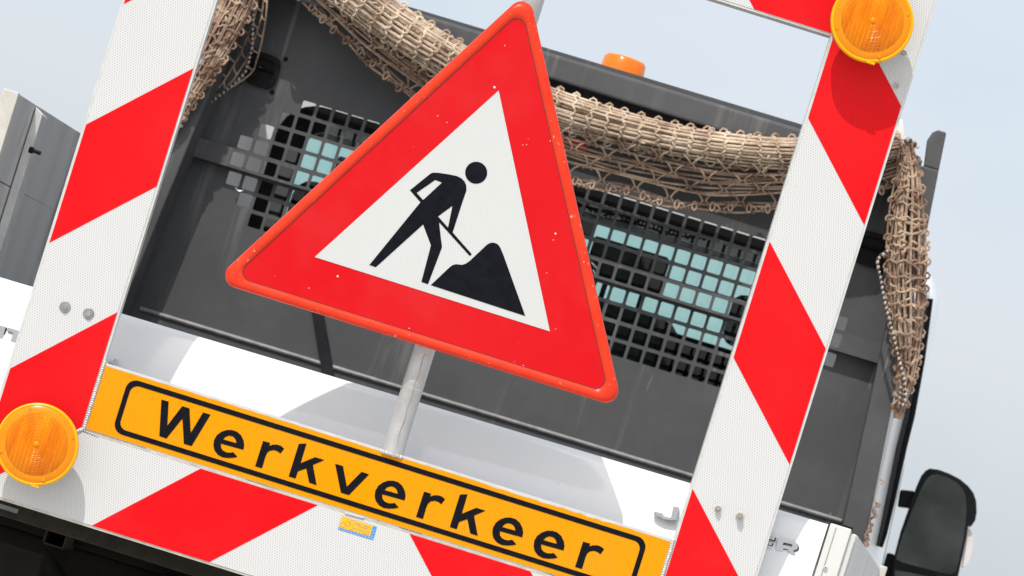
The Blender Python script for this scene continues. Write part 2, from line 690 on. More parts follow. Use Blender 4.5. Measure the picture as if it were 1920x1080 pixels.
hook = MB()
yk = gate_y(.12) - .012
hook.prism([[T(*q, yk) for q in c7((640, 488), (690, 500), (668, 610), (628, 612), (560, 602), (505, 570), (474, 532), (548, 548), (560, 570), (608, 586), (622, 580))]], .03)
hook.build('latch_catch', M['chrome'], tailgate, bevel=.002)
c2 = lambda *p: [(x / 6, 540 + y / 6) for x, y in p]
hook = MB()
yk = gate_y(.12) - .012
hook.prism([[T(*q, yk) for q in c2((1278, 784), (1310, 795), (1290, 880), (1200, 860), (1190, 800), (1212, 796), (1248, 840))]], .03)
hook.build('latch_catch', M['chrome'], tailgate, bevel=.002)

# --- corner post right of the tailgate
p0, p1, p2 = T(1555, 983, .0), T(1606, 999, .0), T(1602, 1013, .0)
mb = MB()
mb.box(p0.x + .002, p1.x - .012, -.004, .09, p1.z - .40, p1.z + .004)
cp = mb.build('corner_post', M['post_paint'], truck, bevel=.003)
MB().box(p1.x - .012, p1.x + .001, .008, .085, p1.z - .40, p1.z - .004).build('edge_strip', M['alu'], cp, bevel=.002)
MB().box(p0.x + .0155, p0.x + .0175, -.0052, -.003, p1.z - .38, p1.z - .003).build('groove', M['bolt_steel'], cp)
MB().box(p0.x + .004, p1.x - .01, .0, .088, p1.z + .0045, p1.z + .0085).build('rubber_cap', M['rubber'], cp)
q = T(1544.5, 1064, -.006)
MB().lathe([(.0, -.003), (.004, -.003), (.0052, 0), (.0052, .004)], (q.x + .004, -.006, q.z), n=14).lathe([(.0, -.0035), (.0018, -.0035), (.0018, -.002)], (q.x + .004, -.006, q.z), n=10, mi=1).build('rivet', [M['alu'], M['rubber']], cp)

# --- bed sides
xs = p1.x - .004
sn, sf = T(1609, 1004, .092), T(1651, 1066, G - .25)
m_ = MB()
m_.hexa([(sn.x - .035, .092, sn.z - .40), (sn.x, .092, sn.z - .40), (sn.x, .092, sn.z), (sn.x - .035, .092, sn.z)],
        [(sf.x - .035, G - .25, sf.z - .40), (sf.x, G - .25, sf.z - .40), (sf.x, G - .25, sf.z), (sf.x - .035, G - .25, sf.z)])
m_.build('side_board', M['dropside'], truck, bevel=.004)
MB().box(sf.x - .004, sf.x + .016, G - .27, G - .19, sf.z - .40, sf.z + .008).build('board_stake', M['off_white'], truck, bevel=.003)

e0 = T(37, 175, .10)          # near top corner of the left side board's inner face
zt = e0.z
xi = e0.x
far = TX(152, 248, xi)
y_end = G - .05
zf = zt + (far.z - zt) * (y_end - .10) / max(.2, far.y - .10)
seam_a, seam_b = TX(75, 385, xi), TX(105, 402, xi)
slope = (zf - zt) / (y_end - .10)
board = bpy.data.objects.new('left_dropside', None)
zb = .98


def plank(z0, z1, name):
    """plank of the left side board between two heights (at its near end), top following the slope"""
    m_ = MB()
    dz = slope * (y_end - .10)
    m_.hexa([(xi - .032, .104, z0), (xi, .104, z0), (xi, .104, z1), (xi - .032, .104, z1)],
            [(xi - .032, y_end, z0 + dz * .6), (xi, y_end, z0 + dz * .6), (xi, y_end, z1 + dz), (xi - .032, y_end, z1 + dz)])
    return m_.build(name, M['dropside'], truck, bevel=.002)


zs = seam_a.z + .0
plank(zs + .001, zt - .002, 'side_plank')
plank(zb, zs - .0015, 'side_plank')
MB().box(xi - .036, xi + .001, .086, .102, zb, zt).build('end_cap', M['off_white'], truck, bevel=.002)
st = TX(66, 200, xi)
mb = MB()
mb.hexa([(xi + .002, st.y, zb), (xi + .022, st.y, zb), (xi + .022, st.y, st.z - .012), (xi + .002, st.y, st.z)],
        [(xi + .002, st.y + .07, zb), (xi + .022, st.y + .07, zb), (xi + .022, st.y + .07, st.z - .014), (xi + .002, st.y + .07, st.z - .002)])
mb.build('board_stile', M['alu'], truck, bevel=.0015)
bt = TX(57, 281, xi + .022)
MB().tube([(bt.x - .002, bt.y - .004, bt.z), (bt.x + .008, bt.y - .004, bt.z)], .0075, 6).tube([(bt.x + .008, bt.y - .004, bt.z), (bt.x + .026, bt.y - .004, bt.z - .001)], .0045, 8).build('bolt', M['rubber'], truck)

# --- headboard with its field of square holes
A0, A1 = T(459.6, 268.2, G), T(1574.4, 605, G)
pc = (A1 - A0) / 37
ppm = FPX / (DIST + TROOT.y + G)            # photo pixels per metre there
row_px = [-96.5, -64.3, -32.2, 0, 35.5, 71, 103.5, 136, 168]
hole_start = [3, 2, 1, 0, 0, 0, 1, 2, 3]
pz = pc.x / 31.35 * 1.0
upv = Vector((0, 0, 1))
tilt = pc.z / pc.x


def hb(cx, rz, y=G):
    """point of the headboard's plane: column units, pixels below row 3"""
    x = A0.x + pc.x * cx
    return Vector((x, y, A0.z + tilt * (x - A0.x) - rz / ppm))


hw = .5 * 25.5 / 31.35                       # half a hole, in columns
hh = .5 * 25.5                               # half a hole, in pixels
mb = MB()
edges = [-96.5 - 16.1]
for r in range(9):
    nxt = (row_px[r] + row_px[r + 1]) / 2 if r < 8 else row_px[8] + 16.1
    edges.append(nxt)


def cell(m_, c, z0, z1, zc_, hole, y):
    x0, x1 = c - .5, c + .5
    if not hole:
        m_.add([hb(x0, z0, y), hb(x1, z0, y), hb(x1, z1, y), hb(x0, z1, y)], [(0, 1, 2, 3)])
        return
    k = .16
    inner = []
    for sx, sz in ((-1, -1), (1, -1), (1, 1), (-1, 1)):
        kx, kz = k * hw, k * hh
        a_ = hb(c + sx * (hw - kx), zc_ + sz * hh, y)
        b_ = hb(c + sx * hw, zc_ + sz * (hh - kz), y)
        inner += [a_, b_] if sx * sz < 0 else [b_, a_]
    # order round the hole: TL(b,a) TR(a,b) BR(b,a) BL(a,b)
    outer = [hb(x0, z0, y), hb(x1, z0, y), hb(x1, z1, y), hb(x0, z1, y)]
    vs = outer + inner
    m_.add(vs, [(0, 4, 5), (0, 5, 6, 1), (1, 6, 7), (1, 7, 8, 2), (2, 8, 9), (2, 9, 10, 3), (3, 10, 11), (3, 11, 4, 0)])


RIBY = G - .036
rib = MB()
rz0, rz1 = (edges[4] + 0), (edges[5] + 0)
for r in range(9):
    for c in range(-1, 39):
        hole = hole_start[r] <= c <= 37 - hole_start[r]
        if r == 4:
            cell(rib, c, edges[4], edges[5], row_px[4], hole, RIBY)
        else:
            cell(mb, c, edges[r], edges[r + 1], row_px[r], hole, G)
# outline of the pan (photo pixels -> headboard plane), wider towards its foot
FLtop = .5 * (T(1655.8, 638.9, G - .1).x + T(1655.8, 638.9, G).x)
z_top, z_bot = hb(0, -335).z, TAB(0, -330, G).z
xr_at = lambda z: T(1655.8, 638.9, G).x + (T(1612, 840, G).x - T(1655.8, 638.9, G).x) * (T(1655.8, 638.9, G).z - z) / (T(1655.8, 638.9, G).z - T(1612, 840, G).z)
xl_at = lambda z: 2 * (hb(18.5, 0).x + .004) - xr_at(z)
gx0, gx1 = -1.5, 38.5


def side_quad(m_, left, e_hi, e_lo, y):
    hi, lo = hb(gx0 if left else gx1, e_hi, y), hb(gx0 if left else gx1, e_lo, y)
    f = xl_at if left else xr_at
    o_hi, o_lo = Vector((f(hi.z), y, hi.z)), Vector((f(lo.z), y, lo.z))
    m_.add([hi, lo, o_lo, o_hi], [(0, 1, 2, 3)])


for left in (True, False):
    for e_hi, e_lo in ((edges[0], edges[4]), (edges[5], edges[9])):
        side_quad(mb, left, e_hi, e_lo, G)
    side_quad(rib, left, edges[4], edges[5], RIBY)
tlq, trq = hb(gx0, edges[0]), hb(gx1, edges[0])
blq, brq = hb(gx0, edges[9]), hb(gx1, edges[9])
mb.add([Vector((xl_at(z_top), G, z_top)), Vector((xr_at(z_top), G, z_top)), Vector((xr_at(trq.z), G, trq.z)), trq, tlq, Vector((xl_at(tlq.z), G, tlq.z))], [(0, 1, 2, 3, 4, 5)])
mb.add([Vector((xl_at(z_bot), G, z_bot)), Vector((xr_at(z_bot), G, z_bot)), Vector((xr_at(brq.z), G, brq.z)), brq, blq, Vector((xl_at(blq.z), G, blq.z))], [(0, 1, 2, 3, 4, 5)])
headboard = mb.build('headboard', M['headboard'], truck, solid=.004)
# upper and lower lips of the rib
for e_ in (edges[4], edges[5]):
    hl, hr = hb(gx0, e_), hb(gx1, e_)
    xa, xb = xl_at(hl.z), xr_at(hr.z)
    za, zb_ = hl.z + tilt * (xa - hl.x), hr.z + tilt * (xb - hr.x)
    rib.add([(xa, RIBY, za), (xb, RIBY, zb_), (xb, G, zb_), (xa, G, za)], [(0, 1, 2, 3)])
rib.build('cross_rib', M['headboard'], headboard, solid=.003)

# side flanges: inner return, front face, outer edge
yF = G - FL
fi, fo = T(1655.8, 638.9, yF), T(1689, 677.8, yF)
fi2, fo2 = T(1581, 980, yF), T(1622, 1015.6, yF)


def line_x(pa, pb):
    return lambda z: pa.x + (pb.x - pa.x) * (z - pa.z) / (pb.z - pa.z)


fin_r, fout_r = line_x(fi, fi2), line_x(fo, fo2)
mid = hb(18.5, 0).x + .004
z_rail_lo, z_rail_hi = TAB(0, 394, yF).z, TAB(0, 441, yF).z
horn_top = T(1740, 240, yF).z
for side in (1, -1):
    fx = (lambda f: (lambda z: f(z))) if side > 0 else (lambda f: (lambda z: 2 * mid - f(z)))
    fi_, fo_ = fx(fin_r), fx(fout_r)
    m_ = MB()
    zz = [z_bot, z_rail_hi]
    for z0, z1 in zip(zz, zz[1:]):
        m_.hexa([(fi_(z0), yF, z0), (fo_(z0), yF, z0), (fo_(z1), yF, z1), (fi_(z1), yF, z1)],
                [(fi_(z0) - side * .004, G + .003, z0), (fo_(z0), G + .003, z0), (fo_(z1), G + .003, z1), (fi_(z1) - side * .004, G + .003, z1)])
    # the horn above the rail
    zt_ = horn_top
    xo = fo_(z_rail_hi)
    xi_ = xo - side * .040
    pts = [(xi_ + side * .0, z_rail_hi + .001), (xo, z_rail_hi + .001), (fo_(zt_), zt_ + .004), (fo_(zt_) - side * .022, zt_ + .004), (fo_(zt_) - side * .034, zt_ - .006), (fo_(zt_) - side * .041, zt_ - .03)]
    m_.prism([[Vector((x, yF + .01, z)) for x, z in pts]], .05)
    m_.build('side_flange', M['headboard'], headboard, bevel=.004)

for side in (1, -1):  # unseen side plates, added to keep sun off the cab wall
    fo_ = fout_r if side > 0 else (lambda z: 2 * mid - fout_r(z))
    m_ = MB()
    m_.hexa([(fo_(z_bot) - side * .008, G + .004, z_bot), (fo_(z_bot) - side * .003, G + .004, z_bot), (fo_(z_rail_hi) - side * .003, G + .004, z_rail_hi), (fo_(z_rail_hi) - side * .008, G + .004, z_rail_hi)],
            [(fo_(z_bot) - side * .008, G + .15, z_bot), (fo_(z_bot) - side * .003, G + .15, z_bot), (fo_(z_rail_hi) - side * .003, G + .15, z_rail_hi - .06), (fo_(z_rail_hi) - side * .008, G + .15, z_rail_hi - .06)])
    m_.build('sun_shield_plate', M['headboard'], headboard)

# top rail
zl0, zl1 = TAB(-400, 394.5, yF).z, TAB(430, 396, yF).z
zh0, zh1 = TAB(-400, 440.5, yF).z, TAB(430, 446, yF).z
rx0, rx1 = TAB(-400, 400, yF).x, TAB(430, 400, yF).x
ln = lambda z0, z1, x: z0 + (z1 - z0) * (x - rx0) / (rx1 - rx0)
xa, xb = 2 * mid - fin_r(z_rail_hi) - .01, fin_r(z_rail_hi) + .008
m_ = MB()
m_.hexa([(xa, yF, ln(zl0, zl1, xa)), (xb, yF, ln(zl0, zl1, xb)), (xb, yF, ln(zh0, zh1, xb)), (xa, yF, ln(zh0, zh1, xa))],
        [(xa, G + .07, ln(zl0, zl1, xa) + .03), (xb, G + .07, ln(zl0, zl1, xb) + .03), (xb, G + .07, ln(zh0, zh1, xb) - .004), (xa, G + .07, ln(zh0, zh1, xa) - .004)])  # unseen back of the rail deepened to cut sun on the cab wall
m_.build('top_rail', M['headboard'], headboard, bevel=.009, seg=3)
# foot bead along the pan, coloured pale for the highlight along it
m_ = MB()
fa, fb = T(300, 590, G - .01), T(1578, 977, G - .01)
m_.tube([(xl_at(fa.z) + .02, G - .004, fa.z + .0), (fb.x, G - .004, fb.z)], .006, 8)
m_.build('foot_bead', M['bead_highlight'], headboard, smooth=True)

# lashing recesses: rounded tray with a bar across, four bolts
for px, py in ((492.8, 132.4), (1634, 468)):
    c_ = T(px, py, G - .004)
    m_ = MB()
    out, inn = [], []
    for k in range(24):
        a = 2 * pi * k / 24
        ca, sa = cos(a), sin(a)
        f = lambda h: (abs(ca) ** 4 + abs(sa) ** 4) ** -.25 * h
        out.append(Vector((c_.x + ca * f(.042), G - .014, c_.z + sa * f(.044))))
        inn.append(Vector((c_.x + ca * f(.030), G - .014, c_.z + sa * f(.031))))
    m_.prism([out, inn], .012)
    r_ = m_.build('lashing_recess', M['black_plastic'], headboard, bevel=.003)
    m_ = MB()
    m_.prism([[v + Vector((0, .010, 0)) for v in inn]], .0015)
    m_.tube([(c_.x - .03, G - .012, c_.z + .004), (c_.x + .03, G - .012, c_.z + .003)], .004, 8)
    for sx in (-1, 1):
        for sz in (-1, 1):
            m_.lathe([(0, -.007), (.004, -.006), (.006, -.003), (.006, 0)], (c_.x + sx * .044 + sz * .004, G - .002, c_.z + sz * .046), n=10)
    m_.build('lashing_bar', M['black_plastic'], headboard)

# dark strip in place of a cast shadow on the pan below the sign, red tag behind the net, shackle
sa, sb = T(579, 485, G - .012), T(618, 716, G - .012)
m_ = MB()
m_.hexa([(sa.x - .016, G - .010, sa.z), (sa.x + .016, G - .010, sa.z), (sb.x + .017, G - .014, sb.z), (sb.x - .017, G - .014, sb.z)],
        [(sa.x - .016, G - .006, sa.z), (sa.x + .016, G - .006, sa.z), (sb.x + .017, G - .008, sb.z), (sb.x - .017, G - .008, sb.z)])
m_.build('shadow_band', M['shadow_band'], headboard)
ra = T(1080, 268, G - .006)
MB().box(ra.x - .045, ra.x + .03, G - .008, G - .003, ra.z - .016, ra.z + .012).build('red_tag', M['tag_red'], headboard, bevel=.001)
sh = T(450, 352, G - .02)
MB().tube([(sh.x + .012 * cos(a), G - .02, sh.z + .009 * sin(a)) for a in [radians(200 + 16 * k) for k in range(10)]], .003, 8).build('shackle', M['steel'], headboard, smooth=True)
sh = T(1116, 506, G - .03)
MB().tube([(sh.x - .02, G - .02, sh.z + .022), (sh.x - .012, G - .03, sh.z + .014), (sh.x + .004, G - .032, sh.z + .004), (sh.x + .010, G - .03, sh.z - .006), (sh.x + .002, G - .03, sh.z - .010), (sh.x - .006, G - .03, sh.z - .002)], .003, 8).build('shackle', M['steel'], headboard, smooth=True)
# bracket at the right end of the top rail
ba, bb = T(1686, 228, yF - .01), T(1697, 290, yF - .01)
m_ = MB()
m_.hexa([(ba.x - .012, yF - .03, ba.z), (ba.x + .008, yF - .03, ba.z + .005), (bb.x + .010, yF - .04, bb.z), (bb.x - .012, yF - .04, bb.z - .002)],
        [(ba.x - .012, yF + .02, ba.z), (ba.x + .008, yF + .02, ba.z + .005), (bb.x + .010, yF + .02, bb.z), (bb.x - .012, yF + .02, bb.z - .002)])
m_.build('rail_bracket', M['alu'], headboard, bevel=.002)

# --- cab: lofted shell of outlines from its rear wall to its nose
YC = G + .26
cabx = line_x(T(1739, 680, YC + .12), T(1657, 1051, YC + .12))       # outer edge of the right flank
cabmid = mid + .02
z_roof = TAB(0, 400, YC).z
z_sh = TAB(0, 195, YC).z                                 # where the roof's shoulder begins
z_dr = TAB(0, 300, YC).z - z_sh
zr = [.62, .95, 1.25, 1.5, 1.8, z_sh] + [z_sh + (z_roof - z_sh) * k / 8 for k in range(1, 9)]
win_l, win_r = TAB(-505, 100, YC).x, TAB(535, 100, YC).x
win_t, win_b = TAB(0, 219, YC).z, TAB(0, -200, YC).z


def half(z):
    w = cabx(min(z, z_roof)) - cabmid
    if z > z_sh:
        w -= .10 * ((z - z_sh) / z_dr) ** 2
    return w


def cab_ring(y, inset, dz=0.0):
    pts = [(cabmid + half(z) - inset, z + dz) for z in zr]
    return [(x, y, z) for x, z in pts] + [(2 * cabmid - x, y, z) for x, z in reversed(pts)]


def round_rect(x0, x1, z0, z1, r, y, n=6):
    out = []
    for cx_, cz_, a0 in ((x1 - r, z1 - r, 0), (x0 + r, z1 - r, 90), (x0 + r, z0 + r, 180), (x1 - r, z0 + r, 270)):
        for k in range(n + 1):
            a = radians(a0 + 90 * k / n)
            out.append(Vector((cx_ + r * cos(a), y, cz_ + r * sin(a))))
    return out


shell = MB()
rings = [cab_ring(YC, .055), cab_ring(YC + .02, .025), cab_ring(YC + .06, .008), cab_ring(YC + .12, .0), cab_ring(YC + 1.05, .0)]
n_ = len(rings[0])
vs = [v for r in rings for v in r]
fs = []
for j in range(len(rings) - 1):
    for i in range(n_):
        k = (i + 1) % n_
        fs.append((j * n_ + i, j * n_ + k, (j + 1) * n_ + k, (j + 1) * n_ + i))
shell.add(vs, fs)
opening = round_rect(win_l, win_r, win_b, win_t, .10, YC)
shell.sheet([[Vector(v) for v in rings[0]], opening])
# front wall with the windscreen opening
YW = YC + 1.05
ws_t = TAB(0, 166, YW).z
ws_b = TAB(0, -20, YW).z
ws_l, ws_r = TAB(-560, 0, YW).x, TAB(600, 0, YW).x
shell.sheet([[Vector(v) for v in rings[-1]], round_rect(ws_l, ws_r, ws_b, ws_t, .06, YW)])
cab = shell.build('cab', M['paint'], truck, smooth=True)
# rubber surround, then the rear pane with its black printed border
m_ = MB()
m_.prism([round_rect(win_l - .004, win_r + .004, win_b - .004, win_t + .004, .104, YC - .006), round_rect(win_l + .03, win_r - .03, win_b + .03, win_t - .03, .08, YC - .006)], .02)
m_.build('window_rubber', M['rubber'], cab, smooth=True)
gl_l, gl_r = TAB(-450, 0, YC).x, TAB(470, 0, YC).x
m_ = MB()
m_.prism([round_rect(win_l + .028, win_r - .028, win_b + .028, win_t - .028, .08, YC + .006), round_rect(gl_l, gl_r, win_b + .06, TAB(0, 178, YC).z, .05, YC + .006)], .003)
m_.build('window_border', M['glass_black'], cab)
m_ = MB()
m_.sheet([round_rect(gl_l - .005, gl_r + .005, win_b + .055, TAB(0, 181, YC).z, .052, YC + .012)])
m_.build('rear_window', M['tint'], cab)
MB().sheet([round_rect(ws_l - .005, ws_r + .005, ws_b - .005, ws_t + .005, .06, YW + .004)]).build('windscreen', M['tint'], cab)
# cabin lining, dashboard and seats
lin = MB()
ri = [cab_ring(YC + .03, .12), cab_ring(YW - .02, .10)]
lin.add([v for r in ri for v in r], [(i, (i + 1) % n_, n_ + (i + 1) % n_, n_ + i) for i in range(n_)])
lin.build('cabin_lining', M['interior'], cab)
MB().box(ws_l - .05, ws_r + .05, YW - .30, YW - .03, 1.2, TAB(0, 6, YW - .2).z).build('dashboard', M['interior'], cab, bevel=.03)
ys = YC + .30
for a_c, wd in ((-300, .22), (60, .17), (205, .17)):
    c_ = TAB(a_c, 20, ys)
    seat = MB().box(c_.x - wd, c_.x + wd, ys, ys + .12, 1.15, TAB(a_c, 84 if a_c == -300 else 30, ys).z).build('seat_back', M['interior'], cab, bevel=.05, seg=3)
    if a_c != 60:
        t0, t1 = TAB(a_c - 10, 70, ys).z, TAB(a_c - 10, 142, ys).z
        h = MB().box(c_.x - .125, c_.x + .085, ys + .01, ys + .10, t0, t1)
        h.box(c_.x - .07, c_.x - .055, ys + .045, ys + .06, t0 - .08, t0 + .01)
        h.box(c_.x + .035, c_.x + .05, ys + .045, ys + .06, t0 - .08, t0 + .01)
        h.build('headrest', M['interior'], cab, bevel=.03, seg=3)
pa, pb = TAB(402, 20, YC + .1), TAB(402, 118, YC + .1)
MB().box(pa.x, gl_r + .06, YC + .08, YC + .16, pa.z, pb.z).build('door_pillar', M['interior'], cab, bevel=.03, seg=3)
sm = TAB(45, 150, YW - .06)
MB().box(sm.x - .11, sm.x + .11, YW - .08, YW - .05, sm.z - .03, sm.z + .03).build('rear_view_mirror', M['interior'], cab, bevel=.015)
# right flank: door window rubber sweeping round the rear corner
m_ = MB()
ytr = YC + .03
le = [(1736, 560), (1716, 680), (1697, 780), (1682, 840), (1664, 930), (1650, 1000), (1645, 1024)]
ri_ = [(1747, 560), (1731, 680), (1713, 780), (1698, 840), (1678, 930), (1661, 1000), (1652, 1026)]
for dx, dy, f0, f1, mi in ((0, -.022, 0, .40, 0), (0, -.018, .40, .55, 1), (0, -.022, .55, .72, 0), (0, -.017, .72, .84, 1), (0, -.022, .84, 1, 0)):
    L = [T(a[0] + (b[0] - a[0]) * f0, a[1] + (b[1] - a[1]) * f0, ytr + dy) for a, b in zip(le, ri_)]
    Rr = [T(a[0] + (b[0] - a[0]) * f1, a[1] + (b[1] - a[1]) * f1, ytr + dy + .004) for a, b in zip(le, ri_)]
    for i in range(len(L) - 1):
        m_.add([L[i], Rr[i], Rr[i + 1], L[i + 1]], [(0, 1, 2, 3)], mi)
m_.build('window_trim', [M['trim_black'], M['trim_grey']], cab, solid=.01)
# --- wing mirror on the right
YM = G + 1.15
cm = lambda *p: [(1600 + x / 4.5, 840 + y / 4.5) for x, y in p]
hous = cm((480, 470), (530, 330), (572, 235), (610, 190), (645, 172), (720, 182), (810, 215), (900, 262), (970, 320), (1015, 380), (1038, 450), (1042, 540), (1030, 610), (1000, 655), (965, 655), (950, 760), (925, 900), (900, 1010), (880, 1100), (865, 1200), (820, 1330), (300, 1200), (320, 1080), (345, 910), (400, 700))
mirror = MB().prism([[T(x, y, YM) for x, y in hous]], .13).build('wing_mirror', M['black_plastic'], truck, bevel=.018, seg=4)
glass = cm((505, 505), (560, 370), (615, 265), (660, 225), (710, 222), (790, 245), (870, 290), (920, 340), (948, 400), (955, 500), (948, 620), (930, 760), (895, 930), (868, 1040), (820, 1068), (740, 1052), (420, 968), (362, 940), (365, 900), (420, 720))
MB().prism([[T(x, y, YM - .002) for x, y in glass]], .004).build('mirror_glass', M['mirror'], mirror)
glass2 = cm((352, 1030), (480, 1052), (800, 1120), (790, 1260), (345, 1150))
MB().prism([[T(x, y, YM - .002) for x, y in glass2]], .004).build('mirror_glass', M['mirror'], mirror)
sig = cm((962, 665), (990, 690), (1015, 740), (1008, 830), (990, 930), (960, 1000), (915, 1010), (930, 905), (950, 780))
MB().prism([[T(x, y, YM + .02) for x, y in sig]], .06).build('turn_signal', M['clear_lens'], mirror, bevel=.004)
for pts in (cm((395, 350), (520, 362), (500, 508), (372, 495)), cm((285, 880), (350, 896), (340, 1110), (215, 1110))):
    MB().prism([[T(x, y, YM + .03) for x, y in pts]], .05).build('mirror_arm', M['black_plastic'], mirror, bevel=.006)

# --- underside: rear bar, sockets, chassis, wheels, flaps
def span(a0, a1, b0, b1, y0, y1, m_, mi=0):
    p, q_ = TAB(a0, b0, y0), TAB(a1, b1, y0)
    m_.box(p.x, q_.x, y0, y1, p.z, q_.z, mi)


m_ = MB()
span(-1080, 640, -692, -655, -.11, -.05, m_)
bar = m_.build('rear_bar', M['bar'], truck, bevel=.004)
p = T(150, 966, -.112)
MB().tube([(p.x + .030 * cos(a) * (1 if abs(cos(a)) < .7 else 1.0), -.118, p.z + .004 - .022 * abs(sin(a)) ** .6) for a in [pi * k / 14 for k in range(15)]], .0032, 8).build('lashing_ring', M['bar'], bar, smooth=True)
p, q_ = T(2, 934, -.114), T(33, 960, -.114)
MB().box(p.x - .12, q_.x, -.114, -.111, q_.z - .004, p.z - .012).build('reflector_patch', M['patch'], bar)
p = T(54, 957, -.113)
MB().lathe([(0, -.003), (.012, -.003), (.0135, 0)], (p.x, -.112, p.z), n=18).build('button', M['bar'], bar)
m_ = MB()
p, q_ = T(85, 998, -.02), T(120, 1018, -.02)
for (xa_, xb_, za_, zb2) in ((p.x, p.x + .004, -.025, .025), (p.x + .046, p.x + .050, -.025, .025), (p.x, p.x + .05, .021, .025), (p.x, p.x + .05, -.025, -.021)):
    m_.box(xa_, xb_, -.02, .3, p.z + za_, p.z + zb2)
m_.build('tube_socket', M['bar'], truck)
m_ = MB()
for x in (-.42, .42):
    m_.box(x - .04, x + .04, .02, 3.3, .62, .93)
m_.box(xl, xs, .08, 2.0, .93, .99)
m_.box(-.85, .85, .10, .16, .70, .93)
m_.box(-.80, .80, 1.9, 2.0, .35, 1.2)
m_.build('chassis', M['underbody'], truck, bevel=.006)
for sx in (-1, 1):
    MB().box(sx * .72 - .26, sx * .72 + .26, .45, .46, .25, .95).build('mud_flap', M['rubber'], truck)
    for y in (.95, 3.1):
        c_ = (sx * .78, y, .36)
        w = MB().lathe([(.20, -.10), (.33, -.11), (.36, -.08), (.36, .08), (.33, .11), (.20, .10)], c_, axis='x', n=36).build('wheel', M['tyre'], truck, smooth=True)
        MB().lathe([(0, -.06), (.19, -.085), (.205, -.10), (.205, .10), (.19, .085), (0, .06)], c_, axis='x', n=28).build('rim', M['steel'], w, smooth=True)
m_ = MB()
p = T(105, 1085, .1)
m_.tube([(p.x - .04, .12, p.z + .05), (p.x + .03, .10, p.z - .03), (p.x + .06, .12, p.z - .12)], .022, 10)
m_.build('cable_hose', M['underbody'], truck, smooth=True)
MB().tube([(p.x - .33, .14, p.z + .16), (p.x - .40, .14, p.z - .25)], .03, 10).build('drain_pipe', M['underbody'], truck, smooth=True)

# ================================================================== BEACON on the cab roof
bc = TAB(-1, 0, YC + .35)
bc = T(1166, 135, YC + .42)
beacon = thing('roof_beacon', 'orange beacon on the cab roof showing above the dark headboard rail', 'beacon', TROOT, -YAW)
zb0 = z_roof
ztop = T(1170, 107, YC + .42).z
rb = .066
MB().lathe([(rb + .004, zb0 + .02), (rb, zb0 + .05), (rb * .97, (zb0 + ztop) / 2), (rb * .90, ztop - .012), (rb * .80, ztop - .003), (rb * .5, ztop + .001), (0, ztop + .002)], (bc.x, bc.y, 0), axis='z', n=40).build('beacon_dome', M['beacon'], beacon, smooth=True)
MB().lathe([(rb + .012, zb0 - .005), (rb + .012, zb0 + .018), (0, zb0 + .02)], (bc.x, bc.y, 0), axis='z', n=40).build('beacon_base', M['black_plastic'], beacon, smooth=True)
MB().lathe([(.018, zb0 + .03), (.018, ztop - .03), (0, ztop - .025)], (bc.x, bc.y, 0), axis='z', n=16).build('beacon_bulb', M['lamp_ring'], beacon, smooth=True)

# ================================================================== NET draped on the headboard
net = thing('cargo_net', 'beige knotted cargo net draped in a swag along the top of dark headboard', 'net', TROOT, -YAW)


def spline(pts, n):
    """Catmull-Rom through pts, n samples"""
    pts = [Vector(p) for p in pts]
    P = [pts[0] * 2 - pts[1]] + pts + [pts[-1] * 2 - pts[-2]]
    out = []
    m_ = len(pts) - 1
    for i in range(n):
        t = i / (n - 1) * m_
        k = min(int(t), m_ - 1)
        t -= k
        p0_, p1_, p2_, p3_ = P[k:k + 4]
        out.append(.5 * ((2 * p1_) + (-p0_ + p2_) * t + (2 * p0_ - 5 * p1_ + 4 * p2_ - p3_) * t * t + (-p0_ + 3 * p1_ - 3 * p2_ + p3_) * t ** 3))
    return out


class Path:
    def __init__(s, pts, n=240):
        s.p = spline(pts, n)
        s.s = [0.0]
        for a, b in zip(s.p, s.p[1:]):
            s.s.append(s.s[-1] + (b - a).length)
        s.len = s.s[-1]

    def at(s, d):
        d = min(max(d, 0), s.len)
        lo, hi = 0, len(s.s) - 1
        while hi - lo > 1:
            mid_ = (lo + hi) // 2
            if s.s[mid_] <= d:
                lo = mid_
            else:
                hi = mid_
        f = (d - s.s[lo]) / max(1e-9, s.s[hi] - s.s[lo])
        p_ = s.p[lo].lerp(s.p[hi], f)
        t_ = (s.p[hi] - s.p[lo]).normalized()
        nn = Vector((0, -1, 0)).cross(t_)
        nn.normalize()
        return p_, t_, nn


def frame_pos(path, d, W, D, th, rho, push=0.0):
    p_, t_, nn = path.at(d)
    u = d / path.len
    return p_ + nn * (W(u) * rho * sin(th)) + Vector((0, -1, 0)) * (D(u) * rho * cos(th)) + t_ * push


